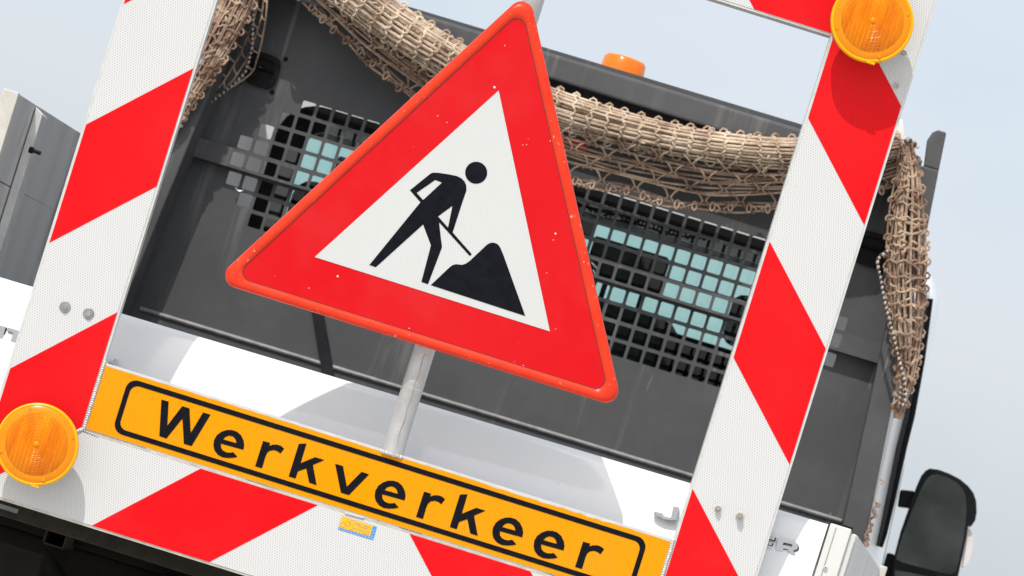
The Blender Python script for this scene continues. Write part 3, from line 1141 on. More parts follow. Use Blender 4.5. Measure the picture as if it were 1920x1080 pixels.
def bundle(mb_, path, W, D, nshell, ninner, pitch, r, seed, loop=.010, cross_layers=2, th0=-105, th1=112, curls=1.2):
    R = random.Random(seed)
    ns = max(12, int(path.len / .018))
    angs = []
    for i in range(nshell):
        th = radians(th0 + (th1 - th0) * (i + .5) / nshell + R.uniform(-5, 5))
        angs.append(th)
        ph, am = R.uniform(0, 6), R.uniform(.02, .10)
        rj = R.uniform(.93, 1.05)
        mb_.tube([frame_pos(path, path.len * k / ns, W, D, th + am * sin(ph + 9 * k / ns), rj + .03 * sin(ph * 2 + 17 * k / ns)) for k in range(ns + 1)], r, 5)
    for i in range(ninner):
        th = radians(R.uniform(-120, 125))
        rj = R.uniform(.45, .92)
        ph, am = R.uniform(0, 6), R.uniform(.05, .3)
        mb_.tube([frame_pos(path, path.len * k / ns, W, D, th + am * sin(ph + 7 * k / ns), rj + .04 * sin(ph + 13 * k / ns)) for k in range(ns + 1)], r * .95, 5)
    # cross cords, knotted to each long strand they pass
    for layer in range(cross_layers):
        rho = 1.04 if layer == 0 else (.80 if layer == 1 else .62)
        off = R.uniform(0, pitch)
        d = off
        while d < path.len:
            pts = []
            a_s = angs if layer == 0 else [radians(th0 + (th1 - th0) * (i + .5) / 9) for i in range(10)]
            zig = R.choice((-1, 1))
            lean = R.uniform(-.35, .35)
            step = 1
            kk = 0
            for i in range(0, len(a_s), step):
                th = a_s[i]
                zig = -zig
                base = d + lean * pitch * sin(th) + R.uniform(-.05, .05) * pitch
                pts.append(frame_pos(path, base + zig * .05 * pitch, W, D, th - .05, rho))
                pts.append(frame_pos(path, base + zig * .10 * pitch, W, D, th + .05, rho + .02))
                if i + step < len(a_s):
                    pts.append(frame_pos(path, base, W, D, (th + a_s[i + step]) / 2, rho + R.uniform(.03, .09)))
            # turn-back loop over the top strand
            e = a_s[-1]
            for q2 in (0, 50, 100, 150, 190):
                aq = radians(q2)
                c0 = frame_pos(path, d - .3 * pitch * (1 - cos(aq)) * .8, W, D, e, rho)
                p_, t_, nn = path.at(d)
                pts.append(c0 + nn * loop * sin(aq))
            e = a_s[0]
            head = []
            for q2 in (190, 140, 90, 40):
                aq = radians(q2)
                c0 = frame_pos(path, d + .3 * pitch * (1 - cos(aq)) * .8, W, D, e, rho)
                p_, t_, nn = path.at(d)
                head.append(c0 - nn * loop * .8 * sin(aq))
            pts = head + pts
            mb_.tube(pts, r, 5)
            d += pitch * R.uniform(.93, 1.07)
    # stray knots and short curls standing off the bundle
    for i in range(int(path.len / pitch * curls)):
        d = R.uniform(0, path.len)
        th = radians(R.uniform(-85, 95))
        c0 = frame_pos(path, d, W, D, th, 1.0)
        p_, t_, nn = path.at(d)
        out_ = (nn * sin(th) + Vector((0, -1, 0)) * cos(th)).normalized()
        side_ = (t_ * cos(R.uniform(0, 6)) + nn * sin(R.uniform(0, 6))).normalized()
        rr = R.uniform(.005, .010)
        mb_.tube([c0 + out_ * rr * (.9 * sin(a)) + side_ * rr * cos(a) for a in [radians(20 * k - 10) for k in range(11)]], r, 5)


yN = G - FL - .035
CORD = .0031
# main swag
main = Path([T(px, py, yN) for px, py in ((552, -85), (642, -28), (742, 48), (860, 122), (960, 172), (1070, 213), (1200, 249), (1330, 274), (1470, 288), (1600, 284), (1690, 268))])
Wm = lambda u: (.050 if u < .35 else .050 - .012 * min(1, (u - .35) / .3)) * (1 if u < .85 else 1 - 1.6 * (u - .85) ** 1.0)
Dm = lambda u: .048
mb_ = MB()
bundle(mb_, main, Wm, Dm, 13, 44, .044, .0029, 3, loop=.013, cross_layers=1, curls=.8)
bundle(mb_, main, lambda u: Wm(u) * .82, lambda u: Dm(u) * .8, 9, 4, .044, CORD, 21, loop=.004, cross_layers=1, curls=.3)
o = mb_.build('net_swag', M['net'], net, smooth=False)
o['kind'] = 'stuff'
# loose lower tiers hanging under the swag
mb_ = MB()
R = random.Random(11)
tiers = [.062, .088, .114, .146, .161]
dep = [.012, -.008, -.028, -.044, -.046]
fall = lambda u: (.50 + .50 * min(1, u / .42)) * (1.0 if u < .72 else 1 - 1.5 * (u - .72))
ns = 110


def tier_pos(k, d, up=0.0, out_=0.0):
    p_, t_, nn = main.at(d)
    u = d / main.len
    wob = .004 * sin(9 * u * (k + 2) + k)
    return p_ - nn * (tiers[k] * fall(u) + wob - up) + Vector((0, -1, 0)) * (dep[k] + out_)


for k in range(5):
    mb_.tube([tier_pos(k, main.len * i / ns) for i in range(ns + 1)], CORD, 5)
    if k in (1, 3):
        mb_.tube([tier_pos(k, main.len * i / ns, .006 + .004 * sin(i * .31), -.012) for i in range(ns + 1)], CORD, 5)
d = .02
j = 0
while d < main.len - .03:
    for k in range(-1, 4):
        s_ = .012 if (k + j) % 2 else -.012
        if k < 0:
            p_, t_, nn = main.at(d)
            a_ = p_ - nn * .036 + Vector((0, -.03, 0))
        else:
            a_ = tier_pos(k, d + .006 * (k % 2))
        b_ = tier_pos(k + 1, d + s_ * .9)
        p_, t_, nn = main.at(d)
        m1 = a_.lerp(b_, .3) + t_ * s_ * .6 + Vector((0, -.007, 0))
        m2 = a_.lerp(b_, .7) + t_ * s_ * .9 + Vector((0, -.006, 0))
        mb_.tube([a_ + nn * .003, a_ + Vector((0, -.005, 0)), m1, m2, b_ + Vector((0, -.004, 0)), b_ - nn * .004], CORD * .95, 5)
    # ring on the lowest strands
    c0 = tier_pos(3, d, -.006)
    p_, t_, nn = main.at(d)
    mb_.tube([c0 + nn * .011 * sin(a) + t_ * .006 * cos(a) + Vector((0, -.005, 0)) for a in [2 * pi * q2 / 12 for q2 in range(13)]], CORD * .95, 5)
    d += .043 * R.uniform(.95, 1.05)
    j += 1
# rear layer seen through the tiers
for k in range(7):
    off = .045 + .012 * k
    ph = R.uniform(0, 6)
    mb_.tube([main.at(main.len * i / ns)[0] - main.at(main.len * i / ns)[2] * (off * fall(i / ns) + .004 * sin(ph + i * .2)) + Vector((0, .022, 0)) for i in range(ns + 1)], CORD, 5)
o = mb_.build('net_lower_tier', M['net_brown'], net)  # stain brown here also paints the shade under the swag
o['kind'] = 'stuff'

# right tail hanging over the headboard's corner
tail = Path([T(px, py, yN - .01) for px, py in ((1697, 262), (1706, 330), (1704, 420), (1700, 510), (1700, 600), (1700, 680), (1690, 750), (1683, 785))])
def lerp_table(tab, u):
    for (u0, v0), (u1, v1) in zip(tab, tab[1:]):
        if u <= u1:
            return v0 + (v1 - v0) * max(0, u - u0) / (u1 - u0)
    return tab[-1][1]


Wt = lambda u: lerp_table(((0, .013), (.12, .022), (.25, .033), (.45, .048), (.62, .040), (.8, .024), (.93, .012), (1, .008)), u)
Dt = lambda u: .010 + .034 * sin(pi * u)
mb_ = MB()
bundle(mb_, tail, Wt, Dt, 8, 16, .036, CORD, 5, loop=.011, cross_layers=2, curls=5)
ed = Path([T(px, py, yN) for px, py in ((1690, 290), (1672, 370), (1663, 450), (1668, 520), (1690, 600), (1702, 680), (1696, 740))])
mb_.tube([ed.at(ed.len * i / 40)[0] for i in range(41)], CORD, 5)
for i in range(13):
    p_, t_, nn = ed.at(ed.len * (i + .5) / 13)
    mb_.tube([p_ + nn * .011 * sin(a) + nn * .004 + t_ * .009 * cos(a) + Vector((0, -.004 * sin(a / 2), 0)) for a in [radians(30 * q2) for q2 in range(11)]], CORD, 5)
    q3 = tail.at(tail.len * (i + .5) / 13)[0] + Vector((-.02, -.03, 0))
    mid_ = p_.lerp(q3, .5) + Vector((0, 0, -.012))
    mb_.tube([p_, p_.lerp(mid_, .5) + Vector((0, 0, -.004)), mid_, q3], CORD, 5)
o = mb_.build('net_tail', M['net_brown'], net)
o['kind'] = 'stuff'
# a last rag of brown mesh caught on the outer edge of the headboard
mb_ = MB()
rag = Path([T(px, py, yF - .004) for px, py in ((1650, 900), (1644, 925), (1641, 950), (1634, 975), (1627, 1000), (1620, 1026))])
mb_.tube([rag.at(rag.len * i / 30)[0] + Vector((.004 * sin(i * 1.3), 0, 0)) for i in range(8, 31)], CORD * .9, 5)
mb_.tube([rag.at(rag.len * i / 30)[0] + Vector((.006 * sin(i * .9 + 1), -.004, 0)) for i in range(13, 31)], CORD * .8, 5)
for f_ in (.02, .36, .52, .66, .75, .88, .95):
    p_, t_, nn = rag.at(rag.len * f_)
    ra_, ph = rnd.uniform(.004, .009), rnd.uniform(-1, 1)
    mb_.tube([p_ + Vector((ra_ * sin(a + ph) + .003, -.003, ra_ * .8 * cos(a + ph))) for a in [radians(24 * q2) for q2 in range(10)]], CORD * .75, 5)
o = mb_.build('net_rag', M['net_brown'], net)
o['kind'] = 'stuff'
# left tail, mostly behind the left post, with an open fan of mesh on its inner side
yL = yF - .014
lt = Path([T(px, py, yL - .008) for px, py in ((466, -60), (446, 0), (417, 60), (382, 120), (343, 180), (298, 240))])
mb_ = MB()
bundle(mb_, lt, lambda u: .044 - .012 * u, lambda u: .022 - .012 * u, 11, 22, .037, CORD, 9, loop=.010, cross_layers=2, th0=-95, th1=95, curls=5)
yfan = lambda py: yL + (G - .055 - yL) * min(1, max(0, py / 130))
fan = [Path([T(px, py, yfan(py)) for px, py in pts]) for pts in (
    ((488, -50), (480, 20), (462, 75), (440, 120), (405, 170), (352, 212)),
    ((496, -50), (492, 20), (478, 70), (460, 115), (415, 175), (352, 214)),
    ((502, -50), (500, 15), (494, 60), (482, 110), (462, 145), (360, 206)))]
fan.insert(0, Path([T(px, py, yfan(py)) for px, py in ((470, -50), (462, 20), (445, 65), (425, 105), (385, 160), (345, 205))]))
for f_ in fan:
    mb_.tube([f_.at(f_.len * i / 40)[0] for i in range(41)], CORD * .85, 5)
for i in range(9):
    for k in range(3):
        fr = (i + .5 * (k % 2) + .3) / 9.6
        a_, b_ = fan[k].at(fan[k].len * fr)[0], fan[k + 1].at(fan[k + 1].len * (fr + .03))[0]
        mb_.tube([a_, a_.lerp(b_, .35) + Vector((.0, -.003, -.004)), b_], CORD * .85, 5)
o = mb_.build('net_tail', M['net_brown'], net)
o['kind'] = 'stuff'


# twisted lead rope along the net's border
def beads(path, step, r):
    m_ = MB()
    d = 0
    i = 0
    while d < path.len:
        p_, t_, nn = path.at(d)
        p_ = p_ + nn * .0012 * (-1) ** i
        m_.ball(p_, r * rnd.uniform(.7, 1.0), 7, 5, (1, 1, 1.35), 1 if i % 2 else 0)
        d += step * (1.0 if i % 2 else .75)
        i += 1
    return m_.build('border_rope', [M['rope_light'], M['rope_dark']], net, smooth=True)


beads(Path([T(px, py, yN - .075) for px, py in ((1663, 470), (1645, 488), (1650, 520), (1659, 570), (1672, 620), (1684, 670), (1694, 710), (1697, 745), (1688, 760), (1690, 720))]), .0075, .0043)
beads(Path([T(px, py, yfan(py) - .012) for px, py in ((475, 10), (473, 50), (472, 85), (464, 120), (455, 140), (420, 172), (385, 197), (347, 214), (320, 232))]), .0075, .0042)
beads(Path([T(px, py, yN - .03) for px, py in ((1693, 268), (1700, 262), (1712, 266), (1720, 276))]), .009, .006)

# ================================================================== HAZARD FRAME
frame = thing('hazard_frame', 'red and white striped rectangular frame carrying the yellow Werkverkeer board', 'hazard frame', (0, 0, 0))
AO0, AI0, AI1, AO1 = -854.5, -692.0, 434.3, 596.5      # outer / inner edges, level pixels
BO0, BI0, BI1, BO1 = -660.5, -496.0, 633.0, 797.5
DEP = .048
E = 4.0                                                 # bare aluminium edge, pixels


def quad_px(pts, y):
    return [AB(a, b, y) for a, b in pts]


def clip_poly(poly, f):
    """keep the part of a polygon where f(a,b) >= 0 (f linear)"""
    out = []
    for i in range(len(poly)):
        p_, q2 = poly[i], poly[(i + 1) % len(poly)]
        fp, fq = f(*p_), f(*q2)
        if fp >= 0:
            out.append(p_)
        if fp * fq < 0:
            t = fp / (fp - fq)
            out.append((p_[0] + (q2[0] - p_[0]) * t, p_[1] + (q2[1] - p_[1]) * t))
    return out


bars = {
    'left': ('post', [(AO0, BO0), (AI0, BI0), (AI0, BI1), (AO0, BO1)]),
    'right': ('post', [(AI1, BI0), (AO1, BO0), (AO1, BO1), (AI1, BI1)]),
    'bottom': ('beam', [(AO0, BO0), (AO1, BO0), (AI1, BI0), (AI0, BI0)]),
    'top': ('beam', [(AI0, BI1), (AI1, BI1), (AO1, BO1), (AO0, BO1)]),
}


def grow(poly, e):
    """grow a convex polygon outwards by e along its sides"""
    n = len(poly)
    ca = sum(p_[0] for p_ in poly) / n
    cb = sum(p_[1] for p_ in poly) / n
    lines = []
    for i in range(n):
        (x0, y0), (x1, y1) = poly[i], poly[(i + 1) % n]
        nx, ny = y1 - y0, x0 - x1
        L = math.hypot(nx, ny)
        nx, ny = nx / L, ny / L
        if nx * (ca - x0) + ny * (cb - y0) > 0:
            nx, ny = -nx, -ny
        ee = e if abs(nx * ny) < .3 else 0.0          # mitred ends stay butted
        lines.append((nx, ny, nx * x0 + ny * y0 + ee))
    out = []
    for i in range(n):
        a1, b1, c1 = lines[i - 1]
        a2, b2, c2_ = lines[i]
        det = a1 * b2 - a2 * b1
        out.append(((c1 * b2 - c2_ * b1) / det, (a1 * c2_ - a2 * c1) / det))
    return out


stripes = {'left': [], 'right': [], 'bottom': [], 'top': []}
W0 = AI0 - AO0
for lo, hi in ((-660, -424.9), (-178, 54.3), (291, 525), (763, 990)):
    stripes['left'].append([(AO0, lo), (AI0, lo + W0), (AI0, hi + W0), (AO0, hi)])
for lo, hi in ((-492, -257.7), (0, 228), (470.4, 704)):
    stripes['right'].append([(AI1, lo), (AO1, lo - W0), (AO1, hi - W0), (AI1, hi)])
HB = BI0 - BO0
for lo, hi in ((-456, -225.7), (-936, -706)):
    stripes['bottom'].append([(lo, BI0), (hi, BI0), (hi - HB, BO0), (lo - HB, BO0)])
for lo, hi in ((-47.6, 190), (430, 668)):
    stripes['bottom'].append([(lo, BI0), (hi, BI0), (hi + HB, BO0), (lo + HB, BO0)])
for lo, hi in ((279.4, 514), (-195, 40)):
    stripes['top'].append([(lo, BI1), (hi, BI1), (hi - HB, BO1), (lo - HB, BO1)])
for lo, hi in ((-772, -537), (-298, -200)):
    stripes['top'].append([(lo, BI1), (hi, BI1), (hi + HB, BO1), (lo + HB, BO1)])

members = {}
for key, (nm, poly) in bars.items():
    body = MB().prism([quad_px(grow(poly, E), .0015)], DEP).build(nm, M['alu_dirty'] if key == 'bottom' else M['alu'], frame, bevel=.002)
    members[key] = body
    # white film, then the red stripes cut to the member's mitred outline
    inner = grow(poly, -1.0)
    MB().sheet([quad_px(inner, .0)]).build('white_film', M['white_film'], body)
    fs_ = []
    n = len(inner)
    ca, cb = sum(p_[0] for p_ in inner) / n, sum(p_[1] for p_ in inner) / n
    for i in range(n):
        (x0, y0), (x1, y1) = inner[i], inner[(i + 1) % n]
        nx, ny = y1 - y0, x0 - x1
        if nx * (ca - x0) + ny * (cb - y0) < 0:
            nx, ny = -nx, -ny
        fs_.append(lambda a, b, nx=nx, ny=ny, x0=x0, y0=y0: nx * (a - x0) + ny * (b - y0))
    for st_ in stripes[key]:
        pl = st_
        for f_ in fs_:
            pl = clip_poly(pl, f_)
            if len(pl) < 3:
                break
        if len(pl) >= 3:
            MB().sheet([quad_px(pl, -.0008)]).build('red_stripe', M['red_film'], body)


# yellow board between the posts
YB0, YB1, YA0, YA1 = -489.5, -365.5, -684.0, 425.5
yb = .0
bd = MB().prism([quad_px([(YA0 - 4, YB0 - 1), (YA1 + 4, YB0 - 1), (YA1 + 4, YB1 + 5), (YA0 - 4, YB1 + 5)], yb + .0015)], .03).build('text_board', M['alu'], frame, bevel=.0015)
edge_pts = [(YA0, YB0), (YA1, YB0), (YA1, YB1)]
R = random.Random(4)
k = YA1
while k > YA0 + 12:
    k -= R.uniform(6, 14)
    edge_pts.append((k, YB1 + (R.uniform(-2.2, .6) if 60 < k < 300 else R.uniform(-.6, .3))))
edge_pts.append((YA0, YB1))
MB().sheet([quad_px(edge_pts, yb)]).build('yellow_film', M['yellow_film'], bd)


def rrect_px(a0, a1, b0, b1, r, n=7):
    out = []
    for ca_, cb_, t0 in ((a1 - r, b1 - r, 0), (a0 + r, b1 - r, 90), (a0 + r, b0 + r, 180), (a1 - r, b0 + r, 270)):
        for k in range(n + 1):
            t = radians(t0 + 90 * k / n)
            out.append((ca_ + r * cos(t), cb_ + r * sin(t)))
    return out


LT = -.0010
MB().sheet([quad_px(rrect_px(-636, 384, -480, -374.4, 20), LT), quad_px(rrect_px(-626.5, 374.5, -470.5, -384, 15), LT)]).build('border_line', M['black_film'], bd)
cc = lambda ox, oy, pts: [(ox + x / 6, oy + y / 6) for x, y in pts]
L_W = cc(200, 690, [(615, 355), (697, 378), (682, 648), (850, 428), (932, 455), (945, 730), (1085, 500), (1168, 525), (955, 878), (868, 852), (852, 568), (672, 793), (592, 765)])
L_e = [cc(200, 690, [(1537, 920), (1548, 870), (1540, 815), (1510, 755), (1465, 715), (1410, 698), (1350, 697), (1290, 718), (1240, 755), (1208, 810), (1200, 870), (1212, 925), (1250, 975), (1300, 1003), (1360, 1012), (1420, 1010), (1472, 1000), (1425, 947), (1390, 953), (1350, 950), (1310, 930), (1288, 900), (1285, 850)]),
       cc(200, 690, [(1310, 803), (1340, 772), (1380, 760), (1420, 770), (1450, 800), (1460, 845)])]
L_r = cc(440, 780, [(320, 280), (400, 303), (388, 335), (430, 322), (480, 322), (520, 335), (557, 365), (515, 422), (480, 395), (440, 383), (395, 390), (365, 415), (345, 460), (308, 588), (230, 565)])
L_k = cc(440, 780, [(722, 313), (808, 310), (742, 530), (905, 463), (1010, 495), (880, 550), (922, 778), (838, 750), (805, 590), (712, 622), (685, 703), (607, 680)])
L_v = cc(440, 780, [(1130, 537), (1218, 562), (1262, 795), (1428, 627), (1512, 657), (1285, 890), (1195, 862)])


def letter(loops, dx=0, dy=0):
    MB().sheet([[AT(x + dx, y + dy, LT) for x, y in lp] for lp in loops]).build('letter', M['black_film'], bd)


letter([L_W])
letter(L_e)
letter([L_r])
letter([L_k])
letter([L_v])
letter(L_e, 758.7 - 456.2, 938.3 - 843.3)
letter([L_r], 795 - 493.3, 921.7 - 826.7)
letter([L_k], 843.3 - 541.2, 988.3 - 893.3)
letter(L_e, 979.2 - 456.2, 1007.5 - 843.3)
letter(L_e, 1056.7 - 456.2, 1032.2 - 843.3)
letter([L_r], 1093.3 - 493.3, 1015.5 - 826.7)


# weld beads where board, posts and beams meet
def bead(a0, b0, a1, b1, w, seed, step=4.2):
    R = random.Random(seed)
    m_ = MB()
    n = int(math.hypot(a1 - a0, b1 - b0) / step)
    for i in range(n + 1):
        f_ = i / max(1, n)
        p_ = AB(a0 + (a1 - a0) * f_, b0 + (b1 - b0) * f_, -.001)
        r = w / 870 * R.uniform(.85, 1.15)
        m_.ball(p_, r, 7, 5, (1.0, .7, .8))
    return m_.build('weld_bead', M['weld'], frame, smooth=True)


bead(-688, -490, -688, -360, 3.4, 1)
bead(430, -492, 430, -362, 3.4, 2)
bead(-692, -493, -780, -580, 4.0, 3, 3)
bead(434, 633, 480, 679, 4.0, 5, 3)
bead(-846, -652, -854, -660, 4.0, 6, 3)
bead(-690, -494, -660, -496, 2.2, 7, 5)
# scrap of edging peeled under the board
pa, pb = AT(648, 958.5, -.003), AT(683, 969, -.003)
MB().hexa([pa, pb, pb + Vector((0, 0, -.004)), pa + Vector((0, 0, -.005))], [v + Vector((0, .002, 0)) for v in (pa, pb, pb + Vector((0, 0, -.004)), pa + Vector((0, 0, -.005)))]).build('edge_scrap', M['alu'], frame)

# maker's sticker on the lower beam
s13 = lambda x, y: AT(600 + x / 13.67, 950 + y / 13.67, -.0012)


def s13y(x, y, yy):
    return AT(600 + x / 13.67, 950 + y / 13.67, yy)


stk = MB().sheet([[s13(570, 238), s13(1455, 520), s13(1360, 850), s13(460, 575)]]).build('sticker', M['sticker_blue'], members['bottom'])
m_ = MB()
m_.sheet([[s13y(570, 238, -.0018), s13y(1360, 490, -.0018), s13y(1280, 765, -.0018), s13y(483, 525, -.0018)]], 0)
for cx_, cy_ in ((588, 470), (706, 443), (828, 417)):
    o_, i_ = [], []
    for q2 in range(6):
        t = radians(60 * q2 + 30 + 4)
        o_.append(s13y(cx_ + 74 * cos(t), cy_ + 74 * sin(t), -.0022))
        i_.append(s13y(cx_ + 64 * cos(t), cy_ + 64 * sin(t), -.0022))
    m_.sheet([o_, i_], 1)
for (x0, y0, x1, y1, w) in ((920, 430, 1050, 472, 22), (1075, 482, 1095, 490, 18), (1115, 490, 1250, 530, 22), (1270, 540, 1310, 552, 20), (965, 500, 1240, 582, 16), (820, 540, 1270, 668, 13), (745, 572, 855, 606, 15), (905, 625, 945, 637, 15), (990, 645, 1050, 663, 15), (1095, 678, 1260, 728, 15)):
    m_.sheet([[s13y(x0, y0 - w / 2, -.0022), s13y(x1, y1 - w / 2, -.0022), s13y(x1, y1 + w / 2, -.0022), s13y(x0, y0 + w / 2, -.0022)]], 1)
for q2 in range(12):
    x, y = 500 + q2 * 75.5, 560 + q2 * 23
    m_.sheet([[s13y(x - 14, y - 8, -.0022), s13y(x + 14, y - 1, -.0022), s13y(x + 12, y + 12, -.0022), s13y(x - 14, y + 4, -.0022)]], 2)
for x, y in ((1385, 598), (1360, 676), (1335, 752)):
    m_.sheet([[s13y(x - 18, y - 8, -.0022), s13y(x + 18, y + 2, -.0022), s13y(x + 16, y + 12, -.0022), s13y(x - 20, y + 2, -.0022)]], 2)
m_.build('sticker_print', [M['sticker_yellow'], M['sticker_grey'], M['sticker_white']], members['bottom'])


# bolts with washers
def bolt(px, py, wr, hr, stick, mats, tilt_=0):
    c_ = AT(px, py, 0)
    m_ = MB()
    m_.lathe([(0, -.0022), (wr * .9, -.0022), (wr, -.001), (wr, .002)], (c_.x, c_.y, c_.z), n=26, mi=0)
    n = 6
    m_.lathe([(0, -.0022 - stick), (hr * .86, -.0022 - stick), (hr, -.0012 - stick), (hr, -.0022)], (c_.x, c_.y, c_.z), n=n, mi=1)
    if stick > .006:
        m_.lathe([(0, -.006 - stick), (hr * .42, -.006 - stick), (hr * .5, -.005 - stick), (hr * .5, -stick)], (c_.x, c_.y, c_.z), n=14, mi=1)
    return m_.build('bolt', mats, frame)


ST = [M['steel'], M['steel']]
bolt(122, 576, .0125, .0062, .0055, ST)
bolt(166, 588.5, .0125, .0062, .0055, [M['steel'], M['bolt_steel']])
bolt(1346, 954, .0082, .0070, .008, [M['alu'], M['bolt_steel']])
bolt(1387, 968, .0100, .0080, .012, [M['alu'], M['bolt_steel']])
bolt(1695, 100, .0082, .0062, .004, [M['alu'], M['bolt_steel']])
bolt(1680, 161.5, .0082, .0062, .004, [M['alu'], M['bolt_steel']])

# pole welded on the board's top edge; the sign is clamped to it
pr = .0235
py0, yP = -366.0, .012
seam = MB()
base_ = AB(-122.5, -366, yP)
top_ = AB(-123.5, 690, yP)
xx = base_.x
m_ = MB()
m_.tube([(xx, yP, base_.z), (xx, yP, base_.z + .005), (xx, yP, base_.z + .06), (xx, yP, base_.z + .11), (xx, yP, AB(0, 633, yP).z)], [pr * 1.10, pr * 1.06, pr, pr, pr], 28)
pole = m_.build('pole', M['pole'], frame, smooth=True)
m_ = MB()
for i in range(22):
    f_ = i / 21
    a = radians(200 + 140 * f_)
    m_.ball((xx + .026 * cos(a), yP + .020 * sin(a), base_.z + .001 + rnd.uniform(-.001, .001)), rnd.uniform(.0035, .0055), 7, 5)
m_.build('weld_bead', M['weld'], frame, smooth=True)
m_ = MB()                                               # dented foot and split seam of the tube
m_.tube([(xx + .004 + .0015 * sin(k * 1.7), yP - pr + .0002, base_.z + .012 + k * .0145) for k in range(16)], .0011, 4)
m_.build('seam_line', M['bolt_steel'], pole)
for zz_ in (.150, .164):
    m_ = MB()
    m_.lathe([(pr + .0003, -.0012), (pr + .0006, 0), (pr + .0003, .0012)], (xx, yP, base_.z + zz_), axis='z', n=28)
    m_.build('scuff_ring', M['alu_dirty'], pole, smooth=True)

# ================================================================== TRIANGULAR SIGN
sign = thing('warning_sign', 'triangular red bordered roadworks sign with black digging man', 'road sign', (0, 0, 0))
YS = -.058


def tri_ring(inset, rad, y, n=10):
    A_ = [(-136.5, 543.5), (-539.0, -154.3), (266.0, -154.3)]
    cx_, cy_ = -136.5, 78.3
    hgt = 232.6
    s_ = (hgt - inset) / hgt
    V_ = [(cx_ + (a - cx_) * s_, cy_ + (b - cy_) * s_) for a, b in A_]
    out = []
    for i in range(3):
        v = Vector(V_[i])
        c_ = Vector((cx_, cy_))
        dirc = (c_ - v).normalized()
        cen = v + dirc * (2 * rad)
        base_a = math.atan2(-dirc.y, -dirc.x)
        for k in range(n + 1):
            a = base_a + radians(-60 + 120 * k / n)
            out.append(AB(cen.x + rad * cos(a), cen.y + rad * sin(a), y))
    return out


prof_s = [(2.5, 22, YS + .030), (.3, 23, YS + .026), (0, 24, YS + .008), (1.2, 24, YS + .002), (4.5, 23, YS - .0025), (9.5, 22, YS - .0045), (15, 20, YS - .0035), (19.0, 18, YS + .0005), (20.2, 17.5, YS + .002)]
m_ = MB()
rg = [tri_ring(i, r, y) for i, r, y in prof_s]
n_r = len(rg[0])
fs = []
for j in range(len(rg) - 1):
    for i in range(n_r):
        k = (i + 1) % n_r
        fs.append((j * n_r + i, j * n_r + k, (j + 1) * n_r + k, (j + 1) * n_r + i))
m_.add([v for r in rg for v in r], fs)
m_.build('sign_rim', M['rim'], sign, smooth=True)
MB().prism([tri_ring(3, 22, YS + .004)], .002).build('sign_plate', M['alu'], sign)
MB().sheet([tri_ring(19.6, 17.6, YS + .0012), tri_ring(21.0, 17.0, YS + .0012)]).build('film_edge', M['film_gap'], sign)
MB().sheet([tri_ring(20.2, 17.4, YS + .0016)]).build('sign_face', M['sign_red'], sign)
wt = [(-134.0, 346.0), (-370.5, -54.5), (92.0, -56.5)]
MB().sheet([[AB(a, b, YS + .0008) for a, b in wt]]).build('white_panel', M['sign_white'], sign)
ca_ = lambda pts: [(680 + x / 6, 280 + y / 6) for x, y in pts]
man = ca_([(790, 262), (850, 264), (960, 280), (1060, 300), (1110, 325), (1145, 360), (1165, 405), (1168, 460), (1120, 600), (1012, 935), (1228, 1180), (1205, 1200), (860, 820), (880, 1000), (892, 1088), (890, 1108), (735, 1518), (660, 1492), (768, 1080), (680, 845), (148, 1326), (75, 1301), (650, 595), (532, 460), (760, 275)])
hole1 = ca_([(815, 345), (893, 373), (680, 570), (607, 490)])
hole2 = ca_([(1010, 635), (848, 755), (960, 880)])
SY = YS + .0001
sy = lambda pts: [AT(x, y, SY) for x, y in pts]
MB().sheet([sy(man), sy(hole1), sy(hole2)]).build('worker_figure', M['black_film'], sign)
MB().sheet([sy(ca_([(1277 + 124 * cos(2 * pi * k / 36), 263 + 124 * sin(2 * pi * k / 36)) for k in range(36)]))]).build('worker_head', M['black_film'], sign)
MB().sheet([sy(ca_([(765, 1528), (980, 1325), (1010, 1303), (1050, 1292), (1085, 1296), (1115, 1300), (1160, 1286), (1210, 1250), (1380, 1090), (1405, 1068), (1435, 1053), (1470, 1049), (1510, 1061), (1530, 1080), (1548, 1105), (1580, 1180), (1830, 1876)]))]).build('earth_mound', M['black_film'], sign)
for b_ in (300, 30):
    p_ = AB(-123, b_, 0)
    MB().box(p_.x - .05, p_.x + .05, YS + .007, .040, p_.z - .012, p_.z + .012).build('clamp', M['steel'], sign, bevel=.002)


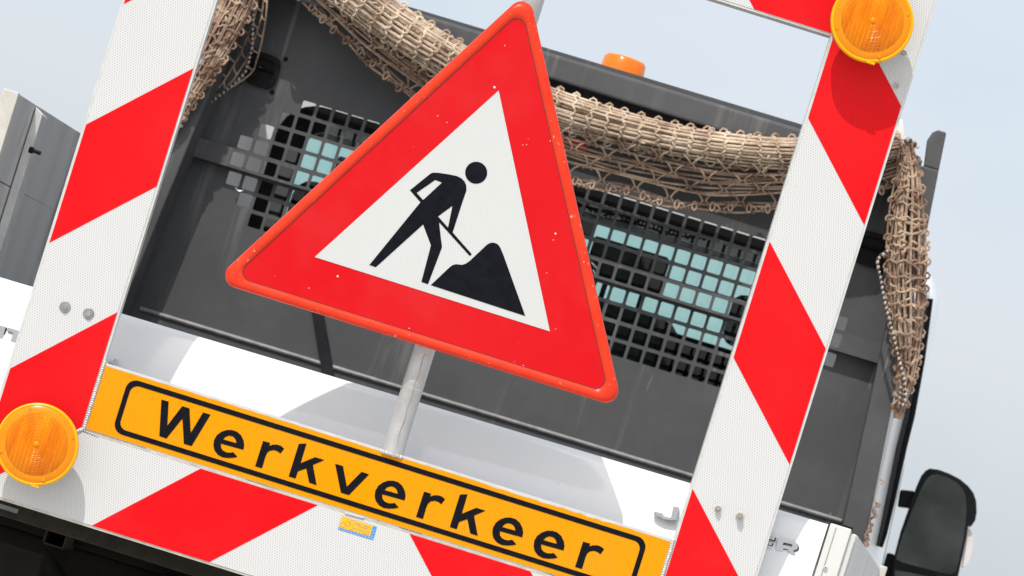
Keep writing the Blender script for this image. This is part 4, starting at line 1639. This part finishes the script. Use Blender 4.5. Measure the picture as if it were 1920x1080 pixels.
# ================================================================== FLASHING LAMPS
def lamp(px, py, label):
    YL = -.098
    c_ = AT(px, py, YL)
    root = thing('warning_lamp', label, 'lamp', (c_.x, 0, c_.z), 0, 'amber flasher lamps on the striped frame')
    R_ = .0895
    m_ = MB()
    m_.lathe([(.050, -.0015), (.056, -.02), (.066, -.045), (.078, -.065), (.083, -.078)], (0, 0, 0), n=48)
    m_.build('lamp_housing', M['black_plastic'], root, smooth=True)
    m_ = MB()
    m_.lathe([(R_ * .93, -.070), (R_ * .985, -.076), (R_, -.088), (R_ * .985, -.0985), (R_ * .95, -.1005), (R_ * .925, -.0985)], (0, 0, 0), n=72)
    m_.build('lamp_ring', M['lamp_ring'], root, smooth=True)
    m_ = MB()
    m_.lathe([(R_ * .93, -.098), (R_ * .88, -.1010), (R_ * .80, -.1035), (R_ * .755, -.1042)], (0, 0, 0), n=72)
    for k in range(4):
        a = radians(28 + 90 * k)
        m_.lathe([(.0, -.1040), (.004, -.1035), (.0048, -.101)], (R_ * .85 * cos(a), 0, R_ * .85 * sin(a)), n=12)
    m_.build('lens_flange', M['lens'], root, smooth=True)
    prof_ = []
    nr = 26
    r1 = R_ * .755
    for k in range(nr):
        ra_ = r1 * (1 - k / nr)
        h = -.1042 - .010 * (1 - (ra_ / r1) ** 2)
        prof_ += [(ra_, h), (ra_ - r1 / nr * .25, h - .0009), (ra_ - r1 / nr * .85, h - .0006)]
    prof_.append((.0, -.1148))
    MB().lathe(prof_, (0, 0, 0), n=72).build('lens', M['lens_inner'], root, smooth=True)
    MB().lathe([(.0, -.1190), (.003, -.1188), (.005, -.1175), (.0068, -.1140), (.0080, -.1120)], (0, 0, 0), n=20).build('lens_boss', M['lens'], root, smooth=True)
    root.scale = (1, .85, 1)
    a = radians(-75)
    MB().box(R_ * cos(a) - .009, R_ * cos(a) + .009, -.1015, -.086, R_ * sin(a) - .002, R_ * sin(a) + .0025).build('ring_latch', M['lamp_ring'], root, bevel=.0008)
    return root


lamp(68, 833, 'round amber flasher lamp on the lower left corner of striped frame')
lamp(1637, 38, 'round amber flasher lamp on the upper right corner of striped frame')
